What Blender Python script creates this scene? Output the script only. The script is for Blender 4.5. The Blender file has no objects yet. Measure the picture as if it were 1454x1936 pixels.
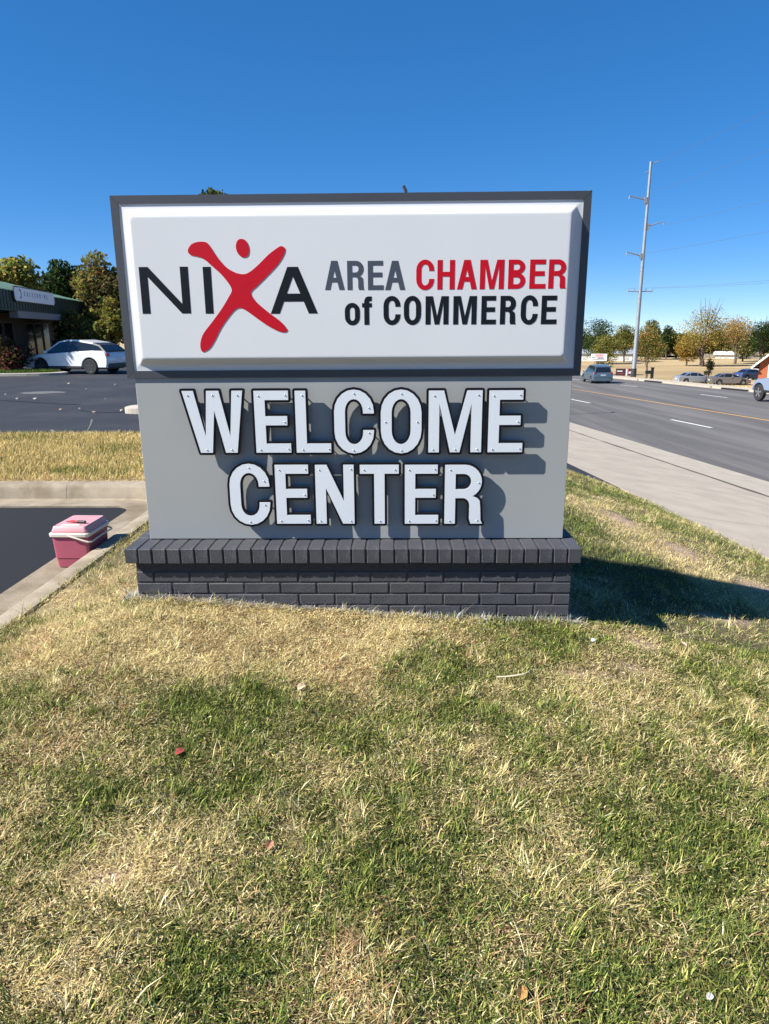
import bpy, math, random
import numpy as np
from mathutils import Vector, Matrix
from mathutils.geometry import tessellate_polygon

random.seed(7)
rng = np.random.default_rng(7)
SC = bpy.context.scene
COL = SC.collection

# ------------------------------------------------------------------ camera
CAM = np.array([0.2332, -3.7764, 1.4402])
FPX = 1300.0                                  # focal length for a 1454 px wide frame
PITCH, YAW, ROLL = 0.2539, -0.0173, 0.0068
_cp, _sp, _cy, _sy = math.cos(PITCH), math.sin(PITCH), math.cos(YAW), math.sin(YAW)
AX_F = np.array([_sy*_cp, _cy*_cp, -_sp])
_r0 = np.array([_cy, -_sy, 0.0]); _d0 = np.cross(AX_F, _r0)
AX_R = math.cos(ROLL)*_r0 + math.sin(ROLL)*_d0
AX_D = -math.sin(ROLL)*_r0 + math.cos(ROLL)*_d0
cam_data = bpy.data.cameras.new('camera')
cam = bpy.data.objects.new('camera', cam_data); COL.objects.link(cam)
cam_data.sensor_fit = 'HORIZONTAL'; cam_data.sensor_width = 36.0
cam_data.lens = FPX/1454*36.0
cam_data.clip_start = 0.05; cam_data.clip_end = 6000
cam.matrix_world = Matrix(((AX_R[0], -AX_D[0], -AX_F[0], CAM[0]),
                           (AX_R[1], -AX_D[1], -AX_F[1], CAM[1]),
                           (AX_R[2], -AX_D[2], -AX_F[2], CAM[2]), (0, 0, 0, 1)))
SC.camera = cam

# ------------------------------------------------------------------ sky, sun, exposure
SUN_EL, SUN_AZ = math.radians(41), math.radians(70)      # azimuth measured from -Y towards -X
SUN = Vector((-math.sin(SUN_AZ)*math.cos(SUN_EL), -math.cos(SUN_AZ)*math.cos(SUN_EL), math.sin(SUN_EL)))
world = bpy.data.worlds.new('World'); SC.world = world; world.use_nodes = True
wn = world.node_tree; wn.nodes.clear()
sky = wn.nodes.new('ShaderNodeTexSky'); sky.sky_type = 'NISHITA'; sky.sun_disc = False
sky.sun_elevation = SUN_EL
sky.sun_rotation = math.atan2(SUN.x, SUN.y)
sky.altitude = 3000; sky.air_density = 0.7; sky.dust_density = 0.0; sky.ozone_density = 5.0
bg = wn.nodes.new('ShaderNodeBackground'); bg.inputs['Strength'].default_value = 0.14
hs = wn.nodes.new('ShaderNodeHueSaturation'); hs.inputs['Saturation'].default_value = 1.55
wo = wn.nodes.new('ShaderNodeOutputWorld')
gm = wn.nodes.new('ShaderNodeGamma'); gm.inputs['Gamma'].default_value = 0.62
hs.inputs['Hue'].default_value = 0.506
wn.links.new(sky.outputs[0], gm.inputs['Color']); wn.links.new(gm.outputs[0], hs.inputs['Color']); wn.links.new(hs.outputs[0], bg.inputs[0]); wn.links.new(bg.outputs[0], wo.inputs[0])
sd = bpy.data.lights.new('sun', 'SUN'); sd.energy = 5.0; sd.angle = math.radians(0.53); sd.color = (1.0, 0.955, 0.88)
so = bpy.data.objects.new('sun', sd); COL.objects.link(so)
so.rotation_euler = SUN.to_track_quat('Z', 'Y').to_euler()
SC.view_settings.view_transform = 'Standard'; SC.view_settings.look = 'None'
SC.view_settings.exposure = 1.15; SC.view_settings.gamma = 1.0
SC.view_settings.use_curve_mapping = False
SC.render.engine = 'CYCLES'
SC.cycles.max_bounces = 6; SC.cycles.diffuse_bounces = 3; SC.cycles.transparent_max_bounces = 8

# ------------------------------------------------------------------ survey helpers
def ray(x, y): return AX_F + (x-727)/FPX*AX_R + (y-968)/FPX*AX_D
def at_y(x, y, Y):
    v = ray(x, y); return CAM + v*((Y-CAM[1])/v[1])
def at_z(x, y, z):
    v = ray(x, y); return CAM + v*((z-CAM[2])/v[2])
RA = math.radians(-5.48)                       # heading of the street
EV = np.array([math.sin(RA), math.cos(RA)]); EU = np.array([EV[1], -EV[0]])
def uv(x, y):
    dx = x-CAM[0]; dy = y-CAM[1]
    return dx*EU[0]+dy*EU[1], dx*EV[0]+dy*EV[1]
def xy(u, v): return CAM[0]+u*EU[0]+v*EV[0], CAM[1]+u*EU[1]+v*EV[1]
def at_v(px, py, v):                           # point on the line of sight at street distance v
    d = ray(px, py); return CAM + d*(v/(d[0]*EV[0]+d[1]*EV[1]))

# ------------------------------------------------------------------ noise (numpy)
_perm = rng.random((256, 256))
def vnoise(x, y):
    xi = np.floor(x).astype(int); yi = np.floor(y).astype(int)
    fx = x-xi; fy = y-yi; fx = fx*fx*(3-2*fx); fy = fy*fy*(3-2*fy)
    a = _perm[xi % 256, yi % 256]; b = _perm[(xi+1) % 256, yi % 256]
    c = _perm[xi % 256, (yi+1) % 256]; d = _perm[(xi+1) % 256, (yi+1) % 256]
    return (a*(1-fx)+b*fx)*(1-fy) + (c*(1-fx)+d*fx)*fy
def fbm(x, y, o=3):
    s = 0; a = .5; t = 0
    for k in range(o):
        s = s + a*vnoise(x*2**k+17.3*k, y*2**k+9.1*k); t += a; a *= .5
    return s/t
def sstep(a, b, x):
    t = np.clip((x-a)/(b-a), 0, 1); return t*t*(3-2*t)

# ------------------------------------------------------------------ terrain heights
U_LAWN, U_NEAR, U_FAR = 4.53, 9.70, 27.7
def z_road(v): return CAM[2]-2.95-0.0215*v
def z_apr(v): return -0.9-0.0215*(v-8.5)
def h_lawn(x, y):
    x = np.asarray(x, float); y = np.asarray(y, float)
    u, v = uv(x, y)
    u1 = (1.2-CAM[0])*EU[0]+(y-CAM[1])*EU[1]
    t = np.clip((u-u1)/np.maximum(U_LAWN-u1, .3), 0, 1.15)
    zr = -0.145 + (z_apr(v)+0.145)*(0.88*t+0.12*t*t)
    zm = -0.145*np.clip((x+1.2)/2.4, 0, 1)
    zl = -0.14*sstep(-1.2, -1.95, x)
    z = np.where(x > 1.2, zr, zm+zl)
    front = np.clip(-y-0.2, 0, 4)*0.032
    z = z - front*sstep(-1.9, -1.0, x)
    isl = -0.14-0.02*np.clip(y-3.8, 0, 30)
    z = np.where((x < -1.95) & (y > 3.2), isl, z)
    bump = (fbm(x*2.2+5, y*2.2+3)-.5)*.05*sstep(-1.95, -1.6, x)
    return z+bump
def z_lane(x, y):
    u, v = uv(x, y)
    xr = xy(U_LAWN, 0)[0] - (np.asarray(y)-0)*0.0
    xr = CAM[0]+(U_LAWN-(np.asarray(y)-CAM[1])*EU[1])/EU[0]
    t = np.clip((np.asarray(x)+3)/(xr+3), 0, 1)
    return -0.3 + (z_apr(v)+0.3)*t*t*(3-2*t)
def z_apron(u, v):
    t = np.clip((u-U_LAWN)/(U_NEAR-U_LAWN), 0, 1)
    return z_apr(v)*(1-t)+z_road(v)*t
def h_far(u, v):
    zf = np.where(v > 70, -5.0, -5.0+(70-v)*0.022)
    zf = zf - np.clip(v-170, 0, 400)*0.004
    t = np.clip((u-28.9)/14.0, 0, 1); t = 1-(1-t)**1.6
    return (z_road(v)+.12)*(1-t)+zf*t
def ground_h(x, y):
    x = np.asarray(x, float); y = np.asarray(y, float)
    u, v = uv(x, y)
    g = h_lawn(x, y)-0.012
    g = np.where((x < -1.99) & (y < 3.72), -0.42, g)
    lane = (y > 8.15) & (x < 0) | (y > 6.95) & (x >= 0)
    g = np.where(lane & (u < U_LAWN+.2), z_lane(x, y)-0.09, g)
    back = sstep(-12, 2, x)
    g = np.where((y > 27.6) & (x > -9.5), -0.28+(z_road(v)+.10-(-.28))*sstep(-8, U_NEAR-.3, u), g)
    g = np.where((y > 37) & (x <= -9.5), -0.28, g)
    g = np.where((u > U_LAWN) & (u <= U_NEAR) & (v < 31.5), z_apron(u, v)-0.12, g)
    g = np.where((u > U_NEAR) & (u < U_FAR+1.15), z_road(v)-0.12, g)
    g = np.where(u >= U_FAR+1.15, h_far(u, v), g)
    far = np.hypot(x, y)
    g = np.where((far > 400), np.minimum(g, -6)-(far-400)*0.002, g)
    return g
def gz(x, y): return float(ground_h(np.array([x]), np.array([y]))[0])

# ------------------------------------------------------------------ where the lawn is dry and where green
def gpt(px, py, z=-.07): q = at_z(px, py, z); return q[0], q[1]
# dryness map: blobs (x, y, radius, amount) read off the photograph
DRY = [(*gpt(700, 1190), .42, .55), (*gpt(430, 1170), .40, .5), (*gpt(300, 1250), .40, .45), (*gpt(100, 1230), .5, .4), (*gpt(600, 1245), .35, .35), (*gpt(230, 1390), .28, .3), (*gpt(560, 1420), .16, .3),
       (*gpt(200, 1640), .20, .55), (*gpt(900, 1370), .12, .35), (*gpt(1130, 1265, -.15), .30, .5), (*gpt(1215, 1215, -.22), .2, .6), (*gpt(1050, 1560), .2, .25), (*gpt(650, 1800), .16, .3), (*gpt(120, 1830), .15, .35),
       (*gpt(960, 1760), .14, .3), (*gpt(1330, 1380, -.2), .3, .15), (*gpt(180, 1110, -.08), .35, .55),
       (2.75, 4.3, .45, .45), (2.55, 3.0, .42, .65), (2.75, 2.2, .45, .6), (3.0, 1.3, .5, .6), (2.3, 3.6, .35, .4), (3.3, .6, .5, .5)]
GRN = [(*gpt(400, 1340), .22, .55), (*gpt(520, 1310), .2, .4), (*gpt(860, 1230), .20, .55), (*gpt(1010, 1200, -.1), .26, .55), (*gpt(740, 1275), .10, .5), (*gpt(880, 1330), .14, .4), (*gpt(700, 1400), .25, .4), (*gpt(480, 1480), .22, .35),
       (*gpt(760, 1640), .28, .35), (*gpt(1380, 1560, -.2), .35, .35), (*gpt(1100, 1480), .25, .3), (*gpt(420, 1850), .2, .25), (*gpt(1200, 1850), .3, .3), (*gpt(1330, 1250, -.25), .35, .4), (*gpt(230, 1500), .15, .2),
       (1.75, 2.6, .6, .62), (1.9, 1.3, .55, .62), (2.5, 5.2, .5, .3), (2.1, 4.6, .6, .35), (3.35, 3.6, .35, .45), (3.2, 5.2, .5, .5), (-1.55, .2, .12, .3)]
SOILP = [(*gpt(1215, 1212, -.22), .17, .14), (*gpt(1110, 1268, -.16), .30, .07), (*gpt(1190, 1262, -.2), .2, .08), (*gpt(195, 1640), .10, .06), (*gpt(905, 1365), .08, .05), (2.62, 3.3, .16, .4), (2.85, 2.3, .2, .4), (2.2, 4.9, .3, .15), (3.2, 1.5, .25, .3), (*gpt(1370, 1165, -.35), .25, .1)]
def soilness(x, y):
    m_ = np.zeros_like(x)
    for (bx_, by_, rx_, ry_) in SOILP: m_ = np.maximum(m_, np.exp(-((x-bx_)/rx_)**2-((y-by_)/ry_)**2))
    return np.clip(m_*1.5-.35+.5*(vnoise(x*16, y*16)-.5), 0, 1)*(m_ > .2)
def dryness(x, y):
    d = .44+.85*(fbm(x*2.6+11, y*2.6+7, 4)-.5)+.55*(vnoise(x*9+3, y*9)-.5)
    for (bx_, by_, r_, a_) in DRY: d = d+a_*np.exp(-((x-bx_)**2+(y-by_)**2)/r_**2)
    for (bx_, by_, r_, a_) in GRN: d = d-a_*np.exp(-((x-bx_)**2+(y-by_)**2)/r_**2)
    return np.clip(d, 0.02, 1.0)

# ------------------------------------------------------------------ object helpers
def tag(o, label=None, cat=None, group=None, kind=None):
    if label: o['label'] = label
    if cat: o['category'] = cat
    if group: o['group'] = group
    if kind: o['kind'] = kind
    return o
def empty(name, loc=(0, 0, 0), rz=0.0, parent=None):
    o = bpy.data.objects.new(name, None); COL.objects.link(o)
    o.location = loc; o.rotation_euler = (0, 0, rz); o.parent = parent
    o.empty_display_size = .1
    return o
class B:
    def __init__(s): s.v = []; s.f = []
    def add(s, vs, fs):
        n = len(s.v); s.v += [tuple(p) for p in vs]; s.f += [tuple(i+n for i in f) for f in fs]; return s
    def box(s, x0, x1, y0, y1, z0, z1):
        vs = [(x, y, z) for z in (z0, z1) for y in (y0, y1) for x in (x0, x1)]
        return s.add(vs, [(0, 2, 3, 1), (4, 5, 7, 6), (0, 1, 5, 4), (2, 6, 7, 3), (0, 4, 6, 2), (1, 3, 7, 5)])
    def cbox(s, x0, x1, y0, y1, z0, z1, c=.004):      # chamfered box
        xs, ys, zs = (x0, x1), (y0, y1), (z0, z1); pts = []; idx = {}
        for i in (0, 1):
            for j in (0, 1):
                for k in (0, 1):
                    sx = c if i == 0 else -c; sy = c if j == 0 else -c; sz = c if k == 0 else -c
                    for a in range(3):
                        p = [xs[i]+sx, ys[j]+sy, zs[k]+sz]; p[a] = (xs[i], ys[j], zs[k])[a]
                        idx[i, j, k, a] = len(pts); pts.append(p)
        F = []
        for i in (0, 1):
            q = [idx[i, 0, 0, 0], idx[i, 1, 0, 0], idx[i, 1, 1, 0], idx[i, 0, 1, 0]]; F.append(q if i else q[::-1])
            q = [idx[0, i, 0, 1], idx[0, i, 1, 1], idx[1, i, 1, 1], idx[1, i, 0, 1]]; F.append(q if i else q[::-1])
            q = [idx[0, 0, i, 2], idx[1, 0, i, 2], idx[1, 1, i, 2], idx[0, 1, i, 2]]; F.append(q if i else q[::-1])
        for i in (0, 1):
            for j in (0, 1):
                F.append([idx[i, j, 0, 0], idx[i, j, 1, 0], idx[i, j, 1, 1], idx[i, j, 0, 1]])
                F.append([idx[i, 0, j, 0], idx[i, 1, j, 0], idx[i, 1, j, 2], idx[i, 0, j, 2]])
                F.append([idx[0, i, j, 1], idx[1, i, j, 1], idx[1, i, j, 2], idx[0, i, j, 2]])
                for k in (0, 1): F.append([idx[i, j, k, 0], idx[i, j, k, 1], idx[i, j, k, 2]])
        return s.add(pts, F)
    def tube(s, path, rad, n=8, caps=True):
        path = [Vector(p) for p in path]; m = len(path)
        rads = rad if isinstance(rad, (list, tuple)) else [rad]*m
        rings = []; up = Vector((0, 0, 1))
        for i, p in enumerate(path):
            d = (path[min(i+1, m-1)]-path[max(i-1, 0)]).normalized()
            a = d.cross(up) if abs(d.z) < .95 else d.cross(Vector((1, 0, 0)))
            a.normalize(); b = d.cross(a)
            rings.append([p+(a*math.cos(2*math.pi*k/n)+b*math.sin(2*math.pi*k/n))*rads[i] for k in range(n)])
        vs = [q for r in rings for q in r]; fs = []
        for i in range(m-1):
            for k in range(n):
                fs.append((i*n+k, i*n+(k+1) % n, (i+1)*n+(k+1) % n, (i+1)*n+k))
        if caps: fs += [tuple(range(n-1, -1, -1)), tuple((m-1)*n+k for k in range(n))]
        return s.add(vs, fs)
    def lathe(s, prof, n=20, axis='z', o=(0, 0, 0)):          # prof: (r, h)
        vs = []
        for r, h in prof:
            for k in range(n):
                a = 2*math.pi*k/n; c, d = r*math.cos(a), r*math.sin(a)
                p = {'z': (c, d, h), 'y': (c, h, d), 'x': (h, c, d)}[axis]
                vs.append((p[0]+o[0], p[1]+o[1], p[2]+o[2]))
        fs = []; m = len(prof)
        for i in range(m-1):
            for k in range(n): fs.append((i*n+k, i*n+(k+1) % n, (i+1)*n+(k+1) % n, (i+1)*n+k))
        fs += [tuple(range(n-1, -1, -1)), tuple((m-1)*n+k for k in range(n))]
        return s.add(vs, fs)
    def prism(s, contours, y0, y1, fn=None):                   # contours in (x,z); extruded along y
        fn = fn or (lambda x, z, y: (x, y, z))
        tri = tessellate_polygon([[Vector((p[0], p[1], 0)) for p in c] for c in contours])
        flat = [p for c in contours for p in c]; n = len(flat)
        vs = [fn(p[0], p[1], y0) for p in flat]+[fn(p[0], p[1], y1) for p in flat]
        fs = []
        for t in tri:
            a, b, c = [flat[i] for i in t]
            ccw = (b[0]-a[0])*(c[1]-a[1])-(b[1]-a[1])*(c[0]-a[0]) > 0
            t = tuple(t) if ccw else tuple(t[::-1])
            fs.append(t); fs.append(tuple(i+n for i in t[::-1]))
        k = 0
        for c in contours:
            m = len(c)
            for i in range(m):
                j = (i+1) % m; fs.append((k+i, k+i+n, k+j+n, k+j))
            k += m
        return s.add(vs, fs)
    def obj(s, name, mat, parent=None, smooth=False, loc=None, rz=0):
        me = bpy.data.meshes.new(name); me.from_pydata(s.v, [], s.f); me.update()
        if mat: me.materials.append(mat)
        o = bpy.data.objects.new(name, me); COL.objects.link(o); o.parent = parent
        if loc is not None: o.location = loc
        if rz: o.rotation_euler = (0, 0, rz)
        if smooth:
            me.polygons.foreach_set('use_smooth', [True]*len(me.polygons))
            me.set_sharp_from_angle(angle=math.radians(38))
        return o
def recalc(o):
    import bmesh
    bm = bmesh.new(); bm.from_mesh(o.data); bmesh.ops.recalc_face_normals(bm, faces=bm.faces[:]); bm.to_mesh(o.data); bm.free(); return o
def link_copy(o, parent=None, name=None):
    c = o.copy(); COL.objects.link(c); c.parent = parent
    if name: c.name = name
    return c
def np_mesh(name, V, F, mat, col=None, parent=None, smooth=False):
    V = np.asarray(V, np.float32); F = np.asarray(F, np.int32); k = F.shape[1]
    me = bpy.data.meshes.new(name)
    me.vertices.add(len(V)); me.vertices.foreach_set('co', V.ravel())
    me.loops.add(F.size); me.loops.foreach_set('vertex_index', F.ravel())
    me.polygons.add(len(F)); me.polygons.foreach_set('loop_start', np.arange(0, F.size, k, dtype=np.int32))
    me.update(calc_edges=True); me.validate()
    if col is not None:
        a = me.color_attributes.new('col', 'FLOAT_COLOR', 'POINT')
        a.data.foreach_set('color', np.concatenate([col, np.ones((len(col), 1))], 1).astype(np.float32).ravel())
    me.materials.append(mat)
    if smooth: me.polygons.foreach_set('use_smooth', [True]*len(me.polygons))
    o = bpy.data.objects.new(name, me); COL.objects.link(o); o.parent = parent
    return o

# ------------------------------------------------------------------ materials
def srgb(r, g, b):
    f = lambda c: (c/255/12.92) if c/255 <= .04045 else ((c/255+.055)/1.055)**2.4
    return (f(r), f(g), f(b))
_mats = {}
def mk(name, col, rough=.6, metal=0.0, var=.12, vs=6.0, bump=0.0, bs=60.0, spec=.5, coat=0.0, col2=None, wear=None, stretch=None):
    if name in _mats: return _mats[name]
    m = bpy.data.materials.new(name); m.use_nodes = True; nt = m.node_tree; b = nt.nodes['Principled BSDF']
    b.inputs['Roughness'].default_value = rough; b.inputs['Metallic'].default_value = metal
    b.inputs['Specular IOR Level'].default_value = spec; b.inputs['Coat Weight'].default_value = coat
    b.inputs['Coat Roughness'].default_value = .04
    tc = nt.nodes.new('ShaderNodeTexCoord'); src = tc.outputs['Object']
    if stretch:
        mp = nt.nodes.new('ShaderNodeMapping'); mp.inputs['Scale'].default_value = stretch
        nt.links.new(src, mp.inputs[0]); src = mp.outputs[0]
    n = nt.nodes.new('ShaderNodeTexNoise'); n.inputs['Scale'].default_value = vs; n.inputs['Detail'].default_value = 5
    nt.links.new(src, n.inputs['Vector'])
    r = nt.nodes.new('ShaderNodeMapRange'); r.inputs[1].default_value = .3; r.inputs[2].default_value = .7
    nt.links.new(n.outputs['Fac'], r.inputs[0])
    mx = nt.nodes.new('ShaderNodeMix'); mx.data_type = 'RGBA'
    c2 = col2 or tuple(min(1, c*(1+var)) for c in col)
    c1 = col if col2 else tuple(c*(1-var) for c in col)
    mx.inputs[6].default_value = (*c1, 1); mx.inputs[7].default_value = (*c2, 1)
    nt.links.new(r.outputs[0], mx.inputs[0]); out = mx.outputs[2]
    if wear:                                     # second, coarser patch layer: (colour, scale, lo, hi)
        n2 = nt.nodes.new('ShaderNodeTexNoise'); n2.inputs['Scale'].default_value = wear[1]; n2.inputs['Detail'].default_value = 6
        n2.inputs['Roughness'].default_value = .65
        nt.links.new(src, n2.inputs['Vector'])
        r2 = nt.nodes.new('ShaderNodeMapRange'); r2.inputs[1].default_value = wear[2]; r2.inputs[2].default_value = wear[3]
        nt.links.new(n2.outputs['Fac'], r2.inputs[0])
        m2 = nt.nodes.new('ShaderNodeMix'); m2.data_type = 'RGBA'
        nt.links.new(r2.outputs[0], m2.inputs[0]); nt.links.new(out, m2.inputs[6]); m2.inputs[7].default_value = (*wear[0], 1)
        out = m2.outputs[2]
    nt.links.new(out, b.inputs['Base Color'])
    if bump:
        nb = nt.nodes.new('ShaderNodeTexNoise'); nb.inputs['Scale'].default_value = bs; nb.inputs['Detail'].default_value = 4
        nt.links.new(tc.outputs['Object'], nb.inputs['Vector'])
        bp = nt.nodes.new('ShaderNodeBump'); bp.inputs['Strength'].default_value = bump; bp.inputs['Distance'].default_value = .01
        nt.links.new(nb.outputs['Fac'], bp.inputs['Height']); nt.links.new(bp.outputs[0], b.inputs['Normal'])
    _mats[name] = m; return m
def mk_leaf(name, trans=.3, rough=.7):
    m = bpy.data.materials.new(name); m.use_nodes = True; nt = m.node_tree; nt.nodes.clear()
    a = nt.nodes.new('ShaderNodeAttribute'); a.attribute_name = 'col'
    d = nt.nodes.new('ShaderNodeBsdfDiffuse'); t = nt.nodes.new('ShaderNodeBsdfTranslucent')
    mx = nt.nodes.new('ShaderNodeMixShader'); mx.inputs[0].default_value = trans
    o = nt.nodes.new('ShaderNodeOutputMaterial')
    nt.links.new(a.outputs['Color'], d.inputs[0]); nt.links.new(a.outputs['Color'], t.inputs[0])
    nt.links.new(d.outputs[0], mx.inputs[1]); nt.links.new(t.outputs[0], mx.inputs[2]); nt.links.new(mx.outputs[0], o.inputs[0])
    return m
M_LEAF = mk_leaf('foliage', .38); M_BLADE = mk_leaf('grass_blade', .16)
M_BARK = mk('bark', (.10, .075, .055), .9, var=.35, vs=9, bump=.6, bs=30)
M_CONC = mk('concrete', (.40, .36, .30), .9, var=.10, vs=3, bump=.25, bs=120, wear=((.27, .235, .19), 1.3, .52, .75))
M_KERB = mk('kerb_concrete', (.27, .225, .165), .92, var=.16, vs=8, bump=.4, bs=90, wear=((.15, .115, .07), 2.6, .45, .72))
M_ASPH = mk('sealed_asphalt', (.0085, .0095, .012), .78, var=.3, vs=160, bump=.35, bs=300, spec=.35)
M_LANE = mk('worn_asphalt', (.020, .022, .028), .75, var=.25, vs=90, bump=.3, bs=200, wear=((.040, .041, .046), .55, .45, .75), spec=.35)
M_ROAD = mk('road_asphalt', (.082, .077, .075), .85, var=.14, vs=60, bump=.2, bs=150, wear=((.13, .122, .117), .9, .42, .62), stretch=(1, .05, 1))
M_WHITE = mk('white_paint', (.72, .73, .74), .5, var=.04, vs=8)
M_BLACKP = mk('black_plastic', (.015, .015, .017), .5, var=.2)
M_TYRE = mk('tyre_rubber', (.016, .016, .017), .85, var=.2)
M_RIM = mk('alloy', (.45, .46, .48), .35, metal=.8, var=.05)
M_GLASS = mk('car_glass', (.010, .013, .017), .06, var=.05, spec=.8)
M_STEEL = mk('galvanised_steel', (.27, .295, .32), .5, metal=.4, var=.1, vs=3)
M_DARKMETAL = mk('dark_metal', (.05, .05, .055), .5, metal=.3)

# ------------------------------------------------------------------ ground
def axis_steps(lo, hi, step, far, grow=1.22):
    a = list(np.arange(lo, hi+1e-6, step)); s = step; x = hi
    while x < far: s *= grow; x += s; a.append(x)
    s = step; x = lo; pre = []
    while x > -far: s *= grow; x -= s; pre.append(x)
    return np.array(pre[::-1]+a)
gx = axis_steps(-9, 6, .12, 2500, 1.13); gy = axis_steps(-4, 9, .12, 2500, 1.13)
GX, GY = np.meshgrid(gx, gy); GZ = ground_h(GX, GY)
nx, ny = len(gx), len(gy)
ii = (np.arange(ny-1)[:, None]*nx+np.arange(nx-1)[None, :]).ravel()
gF = np.stack([ii, ii+1, ii+nx+1, ii+nx], 1)
M_SOIL = mk('dry_ground', (.50, .46, .42), .95, vs=45, bump=.7, bs=70, col2=(1.0, 1.0, 1.0))
# far away the ground is a mown, straw coloured field
nt = M_SOIL.node_tree
_b = nt.nodes['Principled BSDF']; _old = _b.inputs['Base Color'].links[0].from_socket
_at = nt.nodes.new('ShaderNodeAttribute'); _at.attribute_name = 'col'
_ml = nt.nodes.new('ShaderNodeMix'); _ml.data_type = 'RGBA'; _ml.blend_type = 'MULTIPLY'; _ml.inputs[0].default_value = 1
nt.links.new(_old, _ml.inputs[6]); nt.links.new(_at.outputs['Color'], _ml.inputs[7]); _old = _ml.outputs[2]
_tc = nt.nodes.new('ShaderNodeTexCoord'); _sx = nt.nodes.new('ShaderNodeSeparateXYZ'); nt.links.new(_tc.outputs['Object'], _sx.inputs[0])
_nf = nt.nodes.new('ShaderNodeTexNoise'); _nf.inputs['Scale'].default_value = .11; _nf.inputs['Detail'].default_value = 6
_mp = nt.nodes.new('ShaderNodeMapping'); _mp.inputs['Scale'].default_value = (.25, 1.2, 1); nt.links.new(_tc.outputs['Object'], _mp.inputs[0]); nt.links.new(_mp.outputs[0], _nf.inputs['Vector'])
_cr = nt.nodes.new('ShaderNodeValToRGB'); _cr.color_ramp.elements[0].position = .33; _cr.color_ramp.elements[1].position = .68
_cr.color_ramp.elements[0].color = (.26, .185, .085, 1); _cr.color_ramp.elements[1].color = (.40, .295, .155, 1)
nt.links.new(_nf.outputs['Fac'], _cr.inputs[0])
_mr = nt.nodes.new('ShaderNodeMapRange'); _mr.inputs[1].default_value = 18; _mr.inputs[2].default_value = 26; nt.links.new(_sx.outputs['X'], _mr.inputs[0])
_mx = nt.nodes.new('ShaderNodeMix'); _mx.data_type = 'RGBA'; nt.links.new(_mr.outputs[0], _mx.inputs[0]); nt.links.new(_old, _mx.inputs[6]); nt.links.new(_cr.outputs[0], _mx.inputs[7])
nt.links.new(_mx.outputs[2], _b.inputs['Base Color'])
def ground_colour():
    x = GX.ravel(); y = GY.ravel(); D = dryness(x, y)[:, None]
    isl_ = ((x < -1.95) & (y > 3.6))[:, None]
    S_ = soilness(x, y)[:, None]
    c = D**1.3*np.array([[.37, .285, .14]])+(1-D**1.3)*np.array([[.045, .042, .018]])  # soil under green grass darkened to carry the shade between blades
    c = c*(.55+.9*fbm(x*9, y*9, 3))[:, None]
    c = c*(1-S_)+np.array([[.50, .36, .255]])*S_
    return np.where(isl_, np.array([[.46, .35, .185]]), c)
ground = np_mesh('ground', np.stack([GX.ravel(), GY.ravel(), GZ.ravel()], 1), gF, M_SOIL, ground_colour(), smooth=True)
tag(ground, 'bare soil and dry thatch under the lawn, running out to the straw field', 'ground', kind='structure')

def sheet(name, us, vs, fn, mat, parent=None):
    V = []; n = len(us)
    for v in vs:
        for u in us: V.append(fn(u, v))
    F = [(j*n+i, j*n+i+1, (j+1)*n+i+1, (j+1)*n+i) for j in range(len(vs)-1) for i in range(n-1)]
    return B().add(V, F).obj(name, mat, parent)

# parking bay in front of the kerb
lot = sheet('parking_lot', np.linspace(-45, -2.50, 12), np.linspace(-14, 3.24, 6), lambda x, y: (x, y, -.313), M_ASPH)
tag(lot, 'smooth black sealed asphalt of the parking bay beside the pink cooler', 'parking lot', kind='structure')
# driveway lane behind the island
def lane_x(t, y):
    xr = CAM[0]+(U_LAWN-(y-CAM[1])*EU[1])/EU[0]
    return -70+(xr+70)*t
ts = np.concatenate([np.linspace(0, .85, 8), np.linspace(.88, 1, 16)])
lane = sheet('driveway', ts, np.linspace(8.2, 27.4, 14), lambda t, y: (lane_x(t, y), y, float(z_lane(lane_x(t, y), y))) if True else 0, M_LANE)
tag(lane, 'worn dark grey asphalt driveway behind the dry grass island', 'driveway', kind='structure')
lane2 = sheet('rear_parking_lot', np.linspace(-70, -9.7, 10), np.linspace(27.4, 36.8, 5), lambda x, y: (x, y, -.30), M_LANE)
tag(lane2, 'dark asphalt parking area under the white crossover', 'parking lot', kind='structure')
lane3 = sheet('driveway_throat', np.linspace(-1, 1, 14), np.linspace(6.98, 8.2, 3),
              lambda s, y: ((lambda x: (x, y, float(z_lane(x, y))))(-.5+(s+1)/2*(lane_x(1, y)+.5))), M_LANE)
tag(lane3, 'strip of driveway asphalt along the grass behind the sign', 'driveway', kind='structure')

# street
road = sheet('road', np.linspace(U_NEAR, U_FAR, 4), list(np.linspace(-60, 200, 14)), lambda u, v: (*xy(u, v), float(z_road(v))), M_ROAD)
tag(road, 'grey asphalt street with worn lanes passing right of the sign', 'road', kind='structure')
M_MARK = mk('road_paint_white', (.62, .62, .60), .7, var=.2, vs=30)
M_YEL = mk('road_paint_yellow', (.50, .27, .07), .7, var=.2, vs=20)
def stripe(name, u, v0, v1, w, mat):
    n = max(2, int((v1-v0)/15))
    return sheet(name, [u-w/2, u+w/2], np.linspace(v0, v1, n+1), lambda a, v: (*xy(a, v), float(z_road(v))+.006), mat, road)
for k in range(-4, 12):
    stripe('lane_dash', 14.15, 24.9+k*12.2-.4, 24.9+k*12.2+2.7, .13, M_MARK)
    stripe('lane_dash', 23.4, 27+k*12.2, 30+k*12.2, .12, M_MARK)
stripe('yellow_line', 17.75, -60, 200, .15, M_YEL)
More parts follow.
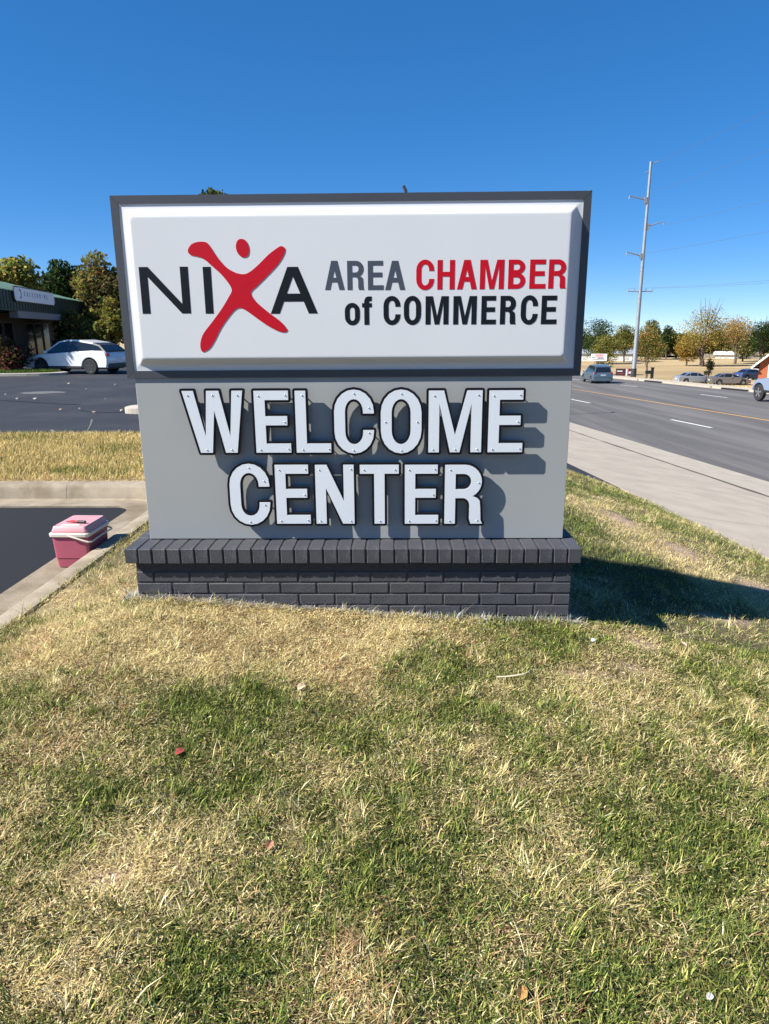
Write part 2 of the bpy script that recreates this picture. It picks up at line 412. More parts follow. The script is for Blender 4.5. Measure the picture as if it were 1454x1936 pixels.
# concrete apron and gutter on the near side
apron = empty('pavement', (0, 0, 0)); tag(apron, 'pale concrete driveway apron and gutter between the lawn and street', 'pavement', kind='structure')
M_APR = mk('apron_concrete', (.355, .305, .245), .9, var=.10, vs=2.5, bump=.2, bs=120, wear=((.29, .245, .20), .8, .5, .8))
M_GUT = mk('gutter_concrete', (.37, .325, .26), .9, var=.10, vs=2.5, bump=.2, bs=120, wear=((.32, .28, .235), .8, .5, .8))
vb = list(np.arange(-16, 32, 3.05))
for k in range(len(vb)-1):
    for (u0, u1, nm, mt) in ((U_LAWN, 7.93, 'slab', M_APR), (7.965, U_NEAR+.012, 'gutter_slab', M_GUT)):
        b = B(); g = .006
        us = np.linspace(u0, u1, 5); v0, v1 = vb[k]+g, vb[k+1]-g
        V = []; 
        for dz in (0, -.14):
            for v in (v0, v1):
                for u in us: V.append((*xy(u, v), float(z_apron(u, v))+dz+.004))
        F = [(i, i+1, 6+i, 5+i) for i in range(4)]+[(i, 10+i, 11+i, i+1) for i in range(4)]+[(5+i, 6+i, 16+i, 15+i) for i in range(4)]+[(0, 5, 15, 10), (4, 14, 19, 9)]
        b.add(V, F).obj(nm, mt, apron)
# dirt line in the joint between apron and gutter (irregular)
M_DIRT = mk('joint_dirt', (.09, .075, .06), .95, var=.3, vs=20)
b = B(); n = 160; vv = np.linspace(-14, 30, n); wv = .015+.045*np.maximum(0, fbm(vv*.9, vv*0+3)-.38)*3+.03*vnoise(vv*4, vv*0)
cu = 7.945+.05*(fbm(vv*.5, vv*0+8)-.5)
V = []
for i in range(n):
    for s in (-1, 1):
        u = cu[i]+s*wv[i]; V.append((*xy(u, vv[i]), float(z_apron(u, vv[i]))+.009))
b.add(V, [(2*i, 2*i+1, 2*i+3, 2*i+2) for i in range(n-1)]); b.obj('joint_dirt', M_DIRT, apron)
# far kerb with pavement
fk = empty('far_pavement'); tag(fk, 'bright concrete kerb and walk along the far side of the street', 'pavement', kind='structure')
for k in range(-6, 34):
    v0, v1 = k*6.1, k*6.1+6.09
    b = B(); V = []
    inlet = k in (6, 7, 9)
    prof = [(U_FAR, -.14), (U_FAR, .01 if inlet else .13), (U_FAR+.18, .01 if inlet else .14), (U_FAR+.18, .14), (U_FAR+1.2, .16), (U_FAR+1.2, -.2)]
    for v in (v0, v1):
        for u, dz in prof: V.append((*xy(u, v), float(z_road(v))+dz))
    F = [(i, i+1, 7+i, 6+i) for i in range(5)]+[(5, 4, 3, 2, 1, 0), (6, 7, 8, 9, 10, 11)]
    o = b.add(V, F).obj('kerb_segment', M_GUT, fk)
    if inlet:
        bb = B(); V = []
        for v in (v0+1.5, v1-1.5):
            for u, dz in ((U_FAR-.02, .006), (U_FAR-.02, .10), (U_FAR+.1, .12), (U_FAR+.1, .006)): V.append((*xy(u, v), float(z_road(v))+dz))
        bb.add(V, [(0, 1, 5, 4), (1, 2, 6, 5), (3, 2, 1, 0), (4, 5, 6, 7), (2, 3, 7, 6)]).obj('storm_drain_opening', M_BLACKP, o)

# concrete kerb round the parking bay
def kerb_path():
    P = [(-2.16, y) for y in np.arange(-13, 2.9, 1.0)]+[(-2.16, 2.95)]
    for k in range(1, 7):
        a = math.pi/2*k/6; P.append((-2.16-.55+.55*math.cos(a), 2.95+.60*math.sin(a)))
    P += [(x, 3.55) for x in np.arange(-3.4, -45, -1.5)]
    return P
KP = kerb_path()
prof = [(-.36, -.296), (-.02, -.315), (0.0, -.30), (.025, -.19), (.045, -.165), (.075, -.152), (.20, -.146), (.215, -.16), (.215, -.40), (-.36, -.40)]
kerb = empty('kerb'); tag(kerb, 'stained concrete kerb and gutter around the black parking bay', 'kerb', kind='structure')
def kerb_ring(i):
    p = np.array(KP[i]); d = np.array(KP[min(i+1, len(KP)-1)])-np.array(KP[max(i-1, 0)]); d = d/np.linalg.norm(d); nrm = np.array([d[1], -d[0]])
    return [(p[0]+nrm[0]*o, p[1]+nrm[1]*o, z) for o, z in prof]
segs = []; i = 0; L = len(KP)
while i < L-1:
    j = min(i+3, L-1) if not (14 <= i <= 22) else min(i+4, L-1)
    segs.append((i, j)); i = j
for (i, j) in segs:
    b = B(); V = []; m = len(prof)
    rings = [kerb_ring(k) for k in range(i, j+1)]
    if i > 0:
        rings[0] = [tuple(np.array(a)+(np.array(c)-np.array(a))/max(1e-6, np.linalg.norm(np.array(c)-np.array(a)))*.004) for a, c in zip(rings[0], rings[1])]
    for r in rings: V += r
    F = [(k*m+q, (k+1)*m+q, (k+1)*m+(q+1) % m, k*m+(q+1) % m) for k in range(len(rings)-1) for q in range(m)]
    F += [tuple(range(m)), tuple((len(rings)-1)*m+q for q in range(m-1, -1, -1))]
    recalc(b.add(V, F).obj('kerb_segment', M_KERB, kerb, smooth=True))

# kerbed planting island by the far building
def island(name, label, cx, cy, rx, ry, z, h, grassy):
    e = empty(name, (cx, cy, z)); tag(e, label, 'kerb', kind='structure')
    n = 36; b = B(); V = []
    pr = [(1.0, -.05), (1.0, h-.02), (.985, h), (.93 if rx > 2 else .7, h)]
    for s, zz in pr:
        for k in range(n):
            a = 2*math.pi*k/n; ca, sa = math.cos(a), math.sin(a)
            V.append((rx*s*math.copysign(abs(ca)**.6, ca), ry*s*math.copysign(abs(sa)**.6, sa), zz))
    F = [(i*n+k, i*n+(k+1) % n, (i+1)*n+(k+1) % n, (i+1)*n+k) for i in range(3) for k in range(n)]
    b.add(V, F).obj('kerb_ring', M_CONC, e)
    c = B(); c.add([(v[0], v[1], h-.02) for v in V[3*n:]]+[(0, 0, h+.03)], [(k, (k+1) % n, n) for k in range(n)]).obj('bed', M_SOIL if grassy else M_CONC, e)
    return e
ISL = (-20.6, 28.4, 5.6, 1.15)
island('planting_island', 'kerbed strip of green grass in front of the far shop', ISL[0], ISL[1], ISL[2], ISL[3], -.30, .13, True)
island('kerb_nose', 'pale concrete kerb nose beside the sign in the driveway', -5.0, 12.3, 1.05, .45, -.30, .14, False)
# worn pale patch on the driveway
p1 = at_z(50, 741, -.3); p2 = at_z(112, 744, -.3)
wx, wy = (p1[0]+p2[0])/2, (p1[1]+p2[1])/2
b = B(); n = 20
b.add([(wx+.72*math.cos(2*math.pi*k/n)*(1+.2*math.sin(3*k)), wy+.5*math.sin(2*math.pi*k/n)*(1+.15*math.cos(5*k)), -.294) for k in range(n)], [tuple(range(n))])
b.obj('worn_patch', mk('worn_pale_patch', (.10, .10, .10), .8, var=.25, vs=5), lane)

def seam(pts, w, nm, mat):
    P_ = [at_z(px, py, -.3)[:2] for px, py in pts]; V = []
    for i in range(len(P_)):
        d = P_[min(i+1, len(P_)-1)]-P_[max(i-1, 0)]; d = d/np.linalg.norm(d); n_ = np.array([-d[1], d[0]])*w*(.6+.8*random.random())
        V += [(*(P_[i]+n_), -.2945), (*(P_[i]-n_), -.2945)]
    B().add(V, [(2*i, 2*i+1, 2*i+3, 2*i+2) for i in range(len(P_)-1)]).obj(nm, mat, lane)
M_TAR = mk('tar_seam', (.006, .006, .007), .6)
seam([(-40, 755), (0, 757), (40, 759), (80, 762), (112, 764), (150, 765)], .07, 'tar_seam', M_TAR)
seam([(150, 776), (176, 779), (205, 780), (255, 779)], .05, 'tar_seam', M_TAR)
seam([(163, 819), (168, 810), (172, 802), (174, 793)], .02, 'crack', mk('pale_crack', (.09, .09, .09), .9))
# ------------------------------------------------------------------ glyph outlines
def arc(cx, cy, rx, ry, a0, a1, n=10):
    return [(cx+rx*math.cos(math.radians(a0+(a1-a0)*k/n)), cy+ry*math.sin(math.radians(a0+(a1-a0)*k/n))) for k in range(n+1)]
def glyph(ch, W, H, s, t=None):
    t = t or s*.9; m = H*.52
    if ch == 'I': return [[(0, 0), (s, 0), (s, H), (0, H)]]
    if ch == 'E': return [[(0, 0), (W, 0), (W, t), (s, t), (s, m-t/2), (W*.92, m-t/2), (W*.92, m+t/2), (s, m+t/2), (s, H-t), (W*.97, H-t), (W*.97, H), (0, H)]]
    if ch == 'L': return [[(0, 0), (W, 0), (W, t), (s, t), (s, H), (0, H)]]
    if ch == 'T': return [[(W/2-s/2, 0), (W/2+s/2, 0), (W/2+s/2, H-t), (W, H-t), (W, H), (0, H), (0, H-t), (W/2-s/2, H-t)]]
    if ch == 'H': return [[(0, 0), (s, 0), (s, m-t/2), (W-s, m-t/2), (W-s, 0), (W, 0), (W, H), (W-s, H), (W-s, m+t/2), (s, m+t/2), (s, H), (0, H)]]
    if ch == 'N':
        yb = s*H/(W-s)*1.06
        return [[(0, 0), (s, 0), (s, H-yb), (W-s*1.12, 0), (W, 0), (W, H), (W-s, H), (W-s, yb), (s*1.12, H), (0, H)]]
    if ch == 'M':
        c = W/2; e = s*1.42; bb = s*.45
        return [[(0, 0), (s, 0), (s, H*.79), (c-bb, 0), (c+bb, 0), (W-s, H*.79), (W-s, 0), (W, 0), (W, H), (W-e, H), (c, H*.28), (e, H), (0, H)]]
    if ch == 'W':
        return [[(x*W, z*H) for x, z in ((.25, 0), (.45, 0), (.517, .687), (.672, 0), (.866, 0), (1, 1), (.823, 1), (.762, .27), (.608, 1), (.405, 1), (.35, .27), (.188, 1), (0, 1))]]
    if ch == 'A':
        ta = s*.62; k = (W/2-ta)/H; sx = s*1.06; hb = H*.26
        return [[(0, 0), (sx, 0), (sx+k*hb, hb), (W-sx-k*hb, hb), (W-sx, 0), (W, 0), (W/2+ta, H), (W/2-ta, H)],
                [(sx+k*(hb+t), hb+t), (W/2, (W/2-sx)/k), (W-sx-k*(hb+t), hb+t)]]
    if ch in 'Oo':
        ra = H*.36; a = W/2
        out = arc(a, H-ra, a, ra, 0, 180)+arc(a, ra, a, ra, 180, 360)
        inn = arc(a, H-ra, a-s, ra-t, 0, 180)+arc(a, ra, a-s, ra-t, 180, 360)
        return [out, inn[::-1]]
    if ch == 'C':
        ra = H*.34; a = W/2
        out = [(W, H*.63)]+arc(a, H-ra, a, ra, 0, 180)+arc(a, ra, a, ra, 180, 360)+[(W, H*.37)]
        inn = [(W-s, H*.37)]+arc(a, ra, a-s, ra-t, 0, -180)+arc(a, H-ra, a-s, ra-t, 180, 0)+[(W-s, H*.63)]
        return [out+inn]
    if ch == 'R':
        rb = H*.28; cz = H-rb; xb = W*.52; zz = H-2*rb
        out = [(0, 0), (s, 0), (s, zz), (xb*.92, zz)]+arc(xb*.92, zz-H*.13, W*.93-s-xb*.92, H*.13, 90, 0, 5)[1:]+[(W*.93-s, H*.08), (W*.97-s, 0), (W, 0), (W*.955, H*.06), (W*.94, H*.27)]
        out += arc(W*.72, zz-H*.10, W*.22, H*.125, 10, 62, 4)[1:]+arc(xb, cz, W*.965-xb, rb, -62, 90, 12)+[(0, H)]
        inn = [(s, H-t)]+arc(xb*.95, cz+.0*H, W*.965-xb*.95-s, rb-t, 90, -90, 10)+[(s, zz+t)]
        return [out, inn]
    if ch == 'B':
        r1 = H*.255; r2 = H*.275; c1 = H-r1; c2 = r2; xb = W*.5
        out = [(0, 0), (xb, 0)]+arc(xb, c2, W-xb, r2, -90, 68, 10)+arc(xb, c1, W*.96-xb, r1, -62, 90, 10)+[(0, H)]
        h1 = [(s, H-t)]+arc(xb, c1, W*.96-xb-s, r1-t*.95, 90, -90, 8)+[(s, c1-r1+t*.95)]
        h2 = [(s, c2+r2-t*.95)]+arc(xb, c2, W-xb-s, r2-t*.95, 90, -90, 8)+[(s, t)]
        return [out, h1, h2]
    if ch == 'f':
        x0 = W*.22
        return [[(x0, 0), (x0+s, 0), (x0+s, H*.62), (W, H*.62), (W, H*.62+t*.9), (x0+s, H*.62+t*.9), (x0+s, H*.82)]+arc(x0+s+W*.22, H*.80, W*.22, H*.2-t, 180, 90, 5)[1:]+[(W, H-t), (W, H), (x0+W*.45, H)]+arc(x0+W*.42, H*.80, W*.42, H*.2, 95, 180, 5)+[(x0, H*.62+t*.9), (0, H*.62+t*.9), (0, H*.62), (x0, H*.62)]]
    raise ValueError(ch)
def area(c): return .5*sum(c[i][0]*c[(i+1) % len(c)][1]-c[(i+1) % len(c)][0]*c[i][1] for i in range(len(c)))
def orient(cs):
    out = []
    for i, c in enumerate(cs):
        d = [p for k, p in enumerate(c) if math.dist(p, c[k-1]) > 1e-6]
        if (area(d) > 0) != (i == 0): d = d[::-1]
        out.append(d)
    return out
def offset(c, d, rnd=4):
    out = []; n = len(c)
    for i in range(n):
        p0, p, p1 = np.array(c[i-1]), np.array(c[i]), np.array(c[(i+1) % n])
        a = p-p0; b = p1-p; la, lb = np.linalg.norm(a), np.linalg.norm(b); a = a/la; b = b/lb
        na = np.array([a[1], -a[0]]); nb = np.array([b[1], -b[0]]); cr = a[0]*b[1]-a[1]*b[0]; dt = float(np.clip(a@b, -1, 1))
        if cr*d > 0 and dt < .9 and rnd:
            t0 = math.atan2(na[1], na[0]); t1 = math.atan2(nb[1], nb[0]); dl = (t1-t0+math.pi) % (2*math.pi)-math.pi
            for k in range(rnd+1):
                th = t0+dl*k/rnd; out.append((p[0]+d*math.cos(th), p[1]+d*math.sin(th)))
        else:
            mm = na+nb; q = p+mm*d/max(.25, (1+dt)); out.append((q[0], q[1]))
    return out

# ------------------------------------------------------------------ monument sign
sign = empty('monument_sign', (0, 0, 0))
tag(sign, 'wide white and grey business sign with raised letters on a dark brick base', 'sign')
M_FRAME = mk('cabinet_frame_paint', (.046, .049, .057), .42, var=.06, vs=3, bump=.03, bs=200)
M_FACE = mk('white_acrylic', (.56, .575, .59), .62, var=.02, vs=1.2, bump=.02, bs=5, spec=.3)
M_PANEL = mk('grey_panel_paint', (.285, .295, .290), .55, var=.03, vs=1.6, bump=.05, bs=300)
M_INK = mk('vinyl_black', (.007, .009, .013), .5, var=.08, spec=.15)
M_GREYV = mk('vinyl_grey', (.055, .066, .088), .5, var=.05, spec=.2)
M_RED = mk('vinyl_red', (.43, .003, .014), .5, var=.04, spec=.2)
CX0, CX1, CZ0, CZ1 = -1.2202, 1.2234, 1.214, 2.1288
YF = -.0105                                   # front of the cabinet rails
FW = .0395                                    # rail width
B().box(CX0+.004, CX1-.004, 0.03, .40, CZ0+.002, CZ1-.004).obj('cabinet_body', M_FRAME, sign)
def rail(pts):                                # mitred rail from a 4 point (x,z) outline with rounded front arris
    b = B(); c = pts
    b.prism([c], YF, .05); return b.obj('frame_rail', M_FRAME, sign)
g = .0008
rail([(CX0, CZ1), (CX0+FW, CZ1-FW), (CX1-FW, CZ1-FW), (CX1, CZ1)][::-1])
rail([(CX0, CZ0), (CX1, CZ0), (CX1-FW, CZ0+FW), (CX0+FW, CZ0+FW)])
rail([(CX0, CZ0+g*2), (CX0+FW-g, CZ0+FW+g), (CX0+FW-g, CZ1-FW-g), (CX0, CZ1-g*2)])
rail([(CX1, CZ0+g*2), (CX1, CZ1-g*2), (CX1-FW+g, CZ1-FW-g), (CX1-FW+g, CZ0+FW+g)])
# bright raw metal at the corner of the top rail
B().box(CX1-.014, CX1-.002, YF-.002, .01, CZ1+.0005, CZ1+.004).obj('corner_screw_tab', M_STEEL, sign)
# pan formed face
fx0, fx1, fz0, fz1 = CX0+FW-.002, CX1-FW+.002, CZ0+FW-.002, CZ1-FW+.002
def rrect(x0, x1, z0, z1, r, n=6):
    return arc(x1-r, z0+r, r, r, -90, 0, n)+arc(x1-r, z1-r, r, r, 0, 90, n)+arc(x0+r, z1-r, r, r, 90, 180, n)+arc(x0+r, z0+r, r, r, 180, 270, n)
loops = [(0.0, -.005, .000), (.028, -.005, .012), (.033, -.007, .012), (.038, -.013, .014), (.060, -.045, .018), (.065, -.0505, .020), (.072, -.052, .022), (.079, -.052, .024)]
b = B(); V = []
for ins, y, r in loops:
    V += [(p[0], y, p[1]) for p in rrect(fx0+ins, fx1-ins, fz0+ins, fz1-ins, max(r, .0006))]
m = 28; F = [(k*m+i, k*m+(i+1) % m, (k+1)*m+(i+1) % m, (k+1)*m+i) for k in range(len(loops)-1) for i in range(m)]
F.append(tuple((len(loops)-1)*m+i for i in range(m)))
face = b.add(V, F).obj('sign_face', M_FACE, sign, smooth=True)
YV = -.052                                   # plane of the face
def px_face(x, y, Y=YV):
    p = at_y(x, y, Y); return p[0], p[2]
def face_letter(ch, x0, x1, yt, yb, spx, mat, lift=.0012, parent=face, Y=YV, xref=None):
    """letter whose box was measured on the photo: left/right at mid height, top and bottom"""
    ym = (yt+yb)/2; xa, _ = px_face(x0, ym, Y); xb, _ = px_face(x1, ym, Y)
    _, zt = px_face((x0+x1)/2, yt, Y); _, zb = px_face((x0+x1)/2, yb, Y)
    s = spx*(xb-xa)/(x1-x0)
    cs = orient(glyph(ch, xb-xa, zt-zb, s))
    cs = [[(p[0]+xa, p[1]+zb) for p in c] for c in cs]
    return B().prism(cs, Y-lift, Y+.0005).obj('letter', mat, parent)
for ch, a, c, sp in (('N', 266, 358, 15), ('I', 386, 401, 15), ('A', 510, 599.5, 16)):
    face_letter(ch, a, c, 504.4, 592.8, sp, M_INK)
TOPL = 340+0; 
for ch, a, c in (('A', 613.9, 651), ('R', 656.5, 688.6), ('E', 695.5, 725), ('A', 728, 766)):
    face_letter(ch, a, c, 493, 548, 9.3, M_GREYV)
for ch, a, c in (('C', 787, 820.8), ('H', 827, 859.8), ('A', 864.3, 902), ('M', 907.5, 953), ('B', 961, 993.7), ('E', 1001.5, 1032), ('R', 1037.3, 1071)):
    k = (a-787)/285
    face_letter(ch, a, c, 491.6-1.5*k-(1 if ch == 'C' else 0), 547.6-2.5*k+(1 if ch == 'C' else 0), 9.6, M_RED)
for ch, a, c in (('C', 725, 757), ('O', 763.5, 796), ('M', 804.5, 848), ('M', 857, 901), ('E', 910, 938), ('R', 945.6, 976), ('C', 984.6, 1016.7), ('E', 1023.5, 1053)):
    k = (a-725)/328; rd = 1 if ch in 'CO' else 0
    face_letter(ch, a, c, 560.3-1.7*k-rd, 613.6-.9*k+rd, 9.6, M_INK)
face_letter('o', 652, 680.3, 572.4, 615, 9.2, M_INK); face_letter('f', 684.6, 703, 560.4, 614, 9.2, M_INK)
def catmull(P, n=5):
    out = []; L = len(P)
    for i in range(L):
        p0, p1, p2, p3 = [np.array(P[(i+k-1) % L], float) for k in range(4)]
        for k in range(n):
            t = k/n; out.append(tuple(.5*((2*p1)+(-p0+p2)*t+(2*p0-5*p1+4*p2-p3)*t*t+(-p0+3*p1-3*p2+p3)*t**3)))
    return out
XP = [(470, 405), (490, 370), (530, 355), (575, 358), (600, 385), (640, 445), (690, 500), (740, 530), (785, 540), (820, 530), (870, 490), (930, 430), (985, 388), (1010, 380), (1027, 397), (1018, 432), (985, 485), (925, 550), (870, 605), (832, 645), (850, 685), (885, 720), (940, 765), (1000, 810), (1035, 850), (1038, 867), (1015, 873), (975, 860), (920, 830), (860, 788), (800, 745), (770, 733), (740, 745), (705, 785), (660, 850), (625, 920), (595, 965), (560, 985), (545, 970), (543, 930), (560, 880), (605, 820), (660, 745), (705, 670), (722, 632), (705, 595), (660, 540), (610, 495), (560, 452), (515, 437), (485, 430)]
HP = [(745, 378), (755, 347), (778, 338), (803, 350), (820, 388), (817, 428), (798, 444), (772, 438), (752, 412)]
for P in (XP, HP):
    c = orient([[px_face(200+x/3.029, 340+y/3.029) for x, y in catmull(P)]])
    B().prism(c, YV-.0022, YV+.0005).obj('figure_emblem', M_RED, face)

# lower panel
B().cbox(-1.1835, 1.1835, 0, .39, .3035, 1.2138, .002).obj('lower_panel', M_PANEL, sign)
B().box(-1.180, 1.180, 0.006, .385, .2985, .3035).obj('sealant_gap', M_BLACKP, sign)
# raised letters on standoffs
M_LBLK = mk('letter_backing', (.009, .009, .012), .5, var=.08, spec=.25)
M_LWHT = mk('letter_face_white', (.58, .62, .66), .4, var=.015, vs=3)
M_SCREW = mk('screw_head', (.42, .50, .52), .3, metal=.7, var=.05)
YB0, YB1, YW1 = -.032, -.0455, -.0505
SCREWS = {'W': ((.09, .93), (.5, .93), (.91, .93), (.35, .05), (.77, .05)), 'E': ((.12, .92), (.88, .93), (.84, .5), (.12, .05), (.92, .06)),
          'L': ((.2, .93), (.18, .05), (.93, .06)), 'C': ((.5, .94), (.87, .72), (.87, .33), (.47, .05)), 'O': ((.5, .94), (.11, .5), (.89, .5), (.5, .05)),
          'M': ((.1, .92), (.92, .93), (.08, .05), (.5, .05), (.92, .05)), 'N': ((.1, .92), (.92, .93), (.1, .05), (.9, .05)),
          'T': ((.1, .92), (.9, .92), (.5, .05)), 'R': ((.13, .92), (.88, .70), (.13, .05), (.86, .06))}
sb = B(); sb.lathe([(.0040, 0), (.0040, -.0012), (.0031, -.0034), (.0012, -.0045)], 10, 'y'); screw_src = None
def raised(ch, x0, x1, yt, yb, spx):
    global screw_src
    ym = (yt+yb)/2; Y = YW1
    xa, _ = px_face(x0, ym, Y); xb, _ = px_face(x1, ym, Y)
    _, zt = px_face((x0+x1)/2, yt, Y); _, zb = px_face((x0+x1)/2, yb, Y)
    W, H = xb-xa, zt-zb; s = spx*W/(x1-x0)
    cs = [[(p[0]+xa, p[1]+zb) for p in c] for c in orient(glyph(ch, W, H, s, s*.86))]
    back = B().prism([offset(c, .0125, 5) for c in cs], YB1, YB0).obj('raised_letter', M_LBLK, sign)
    back['label'] = 'white faced letter '+ch+' with black rim'
    rim = [offset(c, .0135, 5) for c in cs]+[offset(c, .0095, 5)[::-1] for c in cs]
    for q in range(len(cs)):                        # thin raised lip round the black backing
        B().prism([rim[q], rim[len(cs)+q]] if q == 0 else [rim[len(cs)+q][::-1], rim[q][::-1]], YB1-.0022, YB1+.001).obj('rim_lip', M_LBLK, back)
    B().prism(cs, YW1, YB1-.0002).obj('letter_face', M_LWHT, back)
    for fx, fz in SCREWS[ch]:
        loc = (xa+fx*W, YW1, zb+fz*H)
        if screw_src is None:
            screw_src = sb.obj('screw', M_SCREW, back, smooth=True); o = screw_src
        else: o = link_copy(screw_src, back)
        o.location = loc
        B().tube([(loc[0], .001, loc[2]), (loc[0], YB0-.001, loc[2])], .0038, 6).obj('standoff', M_LBLK, back)
# boxes: left / right measured at mid height
for ch, a, c, sp in (('W', 347.5, 461, 20), ('E', 482, 548.5, 20), ('L', 559, 625, 20), ('C', 632, 707, 20.5), ('O', 720, 797, 20.5), ('M', 810.5, 911, 20), ('E', 924, 989.5, 20)):
    r = 2 if ch in 'CO' else 0
    raised(ch, a, c, 739-r-(a-347)*.0016, 856+r-(a-347)*.002, sp)
for ch, a, c, sp in (('C', 435, 510, 20), ('E', 521.5, 586, 19.5), ('N', 597, 669.5, 19.5), ('T', 681, 754, 19.5), ('E', 765.5, 829, 19.5), ('R', 841, 913, 20)):
    r = 2 if ch in 'CO' else 0
    raised(ch, a, c, 879-r, 990+r, sp)

# brick base
M_BRICK = mk('painted_brick', (.046, .048, .057), .62, var=.14, vs=18, bump=.3, bs=110, wear=((.085, .086, .092), 5.0, .56, .80))
M_BRICK2 = mk('painted_brick_b', (.054, .055, .063), .60, var=.14, vs=16, bump=.3, bs=130, wear=((.030, .031, .038), 7.0, .55, .75))
M_MORTAR = mk('painted_mortar', (.033, .034, .040), .75, var=.15, vs=30, bump=.6, bs=90)
base = B().box(-1.225, 1.205, -.1415, .462, -.35, .2135).obj('brick_base', M_MORTAR, sign)
cap = B().box(-1.262, 1.242, -.177, .475, .2165, .2955).obj('brick_cap', M_MORTAR, sign)
def brick_mesh(l, d, h, seed, mat):
    r = random.Random(seed); b = B(); b.cbox(-l/2, l/2, -d/2, d/2, -h/2, h/2, .0035)
    b.v = [tuple(c+r.uniform(-.0011, .0011) for c in p) for p in b.v]
    me = bpy.data.meshes.new('brick'); me.from_pydata(b.v, [], b.f); me.materials.append(mat); return me
STR = [brick_mesh(.1935, .05, .0585, k, (M_BRICK, M_BRICK2)[k % 2]) for k in range(4)]
HLF = [brick_mesh(.092, .05, .0585, 10+k, (M_BRICK, M_BRICK2)[k % 2]) for k in range(3)]
ROW = [brick_mesh(.0695, .215, .0835, 20+k, (M_BRICK, M_BRICK2)[k % 2]) for k in range(5)]
def put(me, parent, loc, rz=0):
    o = bpy.data.objects.new('brick', me); COL.objects.link(o); o.parent = parent
    o.location = (loc[0]+random.uniform(-.001, .001), loc[1]+random.uniform(-.0012, .0012), loc[2]+random.uniform(-.0008, .0008))
    o.rotation_euler = (random.uniform(-.008, .008), random.uniform(-.006, .006), rz+random.uniform(-.006, .006)); return o
YWALL = -.146; XW0, XW1 = -1.2323, 1.2117
for k in range(-5, 2):
    zc = .09+.0677*(k+.5)
    full = (k % 2 == 1)
    if zc+.03 > .2135: continue
    x = XW0
    row = [1]*12 if full else [.5]+[1]*11+[.5]
    for w in row:
        l = .2037*w
        put(random.choice(STR if w == 1 else HLF), base, (x+l/2, YWALL+.025, zc)); x += l
    for sx, xx in ((-1, XW0+.025), (1, XW1-.025)):
        y = YWALL+.055+(0 if full else .10)
        while y+.2 < .47:
            put(random.choice(STR), base, (xx, y+.1, zc), math.pi/2); y += .2037
for k in range(32):
    x = -1.2712+.0788*(k+.5)
    put(ROW[k % 5], cap, (x, -.1853+.1075, .2573))
for sx in (-1, 1):
    y = .036
    for k in range(5):
        put(ROW[k % 5], cap, (-.0103+sx*(1.2609-.1075), y+.0394, .2573), math.pi/2); y += .0788
# thin mortar line of grey paint drips is left to the material

# ------------------------------------------------------------------ cooler with a hand tool on its lid
M_PINK = mk('cooler_pink', (.34, .075, .115), .5, var=.07, vs=6, bump=.05, bs=200)
M_PINKL = mk('cooler_lid_pink', (.50, .255, .275), .5, var=.06, vs=6)
M_CREAM = mk('cooler_cream', (.60, .56, .48), .5, var=.05)
cooler = empty('cooler', (-2.262, 1.41, -.306), math.radians(-1.5)); cooler.scale = (.95, .95, .97)
tag(cooler, 'pink hard plastic cooler with pale lid standing in the gutter', 'cooler')
def loft_rr(levels, name, mat, parent, cap_top=True, n=5):
    b = B(); V = []; m = 4*(n+1)
    for z, hx, hy, r in levels: V += [(p[0], p[1], z) for p in rrect(-hx, hx, -hy, hy, r, n)]
    F = [(k*m+i, k*m+(i+1) % m, (k+1)*m+(i+1) % m, (k+1)*m+i) for k in range(len(levels)-1) for i in range(m)]
    F += [tuple(range(m-1, -1, -1)), tuple((len(levels)-1)*m+i for i in range(m))]
    return b.add(V, F).obj(name, mat, parent, smooth=True)
loft_rr([(.0, .124, .164, .02), (.008, .133, .173, .022), (.085, .1395, .1805, .022), (.086, .1425, .1845, .024), (.25, .150, .193, .026), (.262, .150, .193, .026)], 'body', M_PINK, cooler)
loft_rr([(.2625, .158, .201, .03), (.268, .165, .208, .032), (.289, .167, .210, .032), (.294, .163, .206, .03)], 'rim', M_CREAM, cooler)
lid = loft_rr([(.2945, .150, .194, .026), (.312, .149, .193, .026), (.3135, .145, .189, .024), (.340, .138, .182, .024), (.346, .132, .176, .022)], 'lid', M_PINKL, cooler)
B().cbox(-.085, .07, -.150, -.115, .3455, .3485, .001).obj('label_strip', M_CREAM, lid)
B().cbox(-.122, -.114, -.167, -.160, .3455, .351, .001).obj('lid_button', M_PINK, lid)
hp = [(0, -.2155, .279), (.06, -.217, .262), (.12, -.217, .243), (.165, -.214, .229), (.178, -.195, .226), (.178, 0, .230), (.178, .195, .226), (.165, .214, .229), (.06, .217, .262), (0, .2155, .279)]
b = B()
for i in range(len(hp)-1):
    a, c = Vector(hp[i]), Vector(hp[i+1])
b.tube(hp, .0070, 8)
b.obj('handle', M_CREAM, cooler, smooth=True)
tool = empty('hand_tool', (-2.255, 1.335, .033), math.radians(-8))
tag(tool, 'small red and black hand tool lying on the cooler lid', 'tool')
B().tube([(-.055, 0, .009), (-.02, .002, .011), (.012, 0, .009)], [.006, .010, .008], 8).obj('red_grip', mk('tool_red', (.5, .02, .03), .4), tool, smooth=True)
B().cbox(.012, .085, -.012, .012, .001, .019, .004).obj('black_handle', M_BLACKP, tool)
B().tube([(-.055, 0, .009), (-.078, 0, .008)], .004, 8).obj('dark_tip', M_BLACKP, tool)

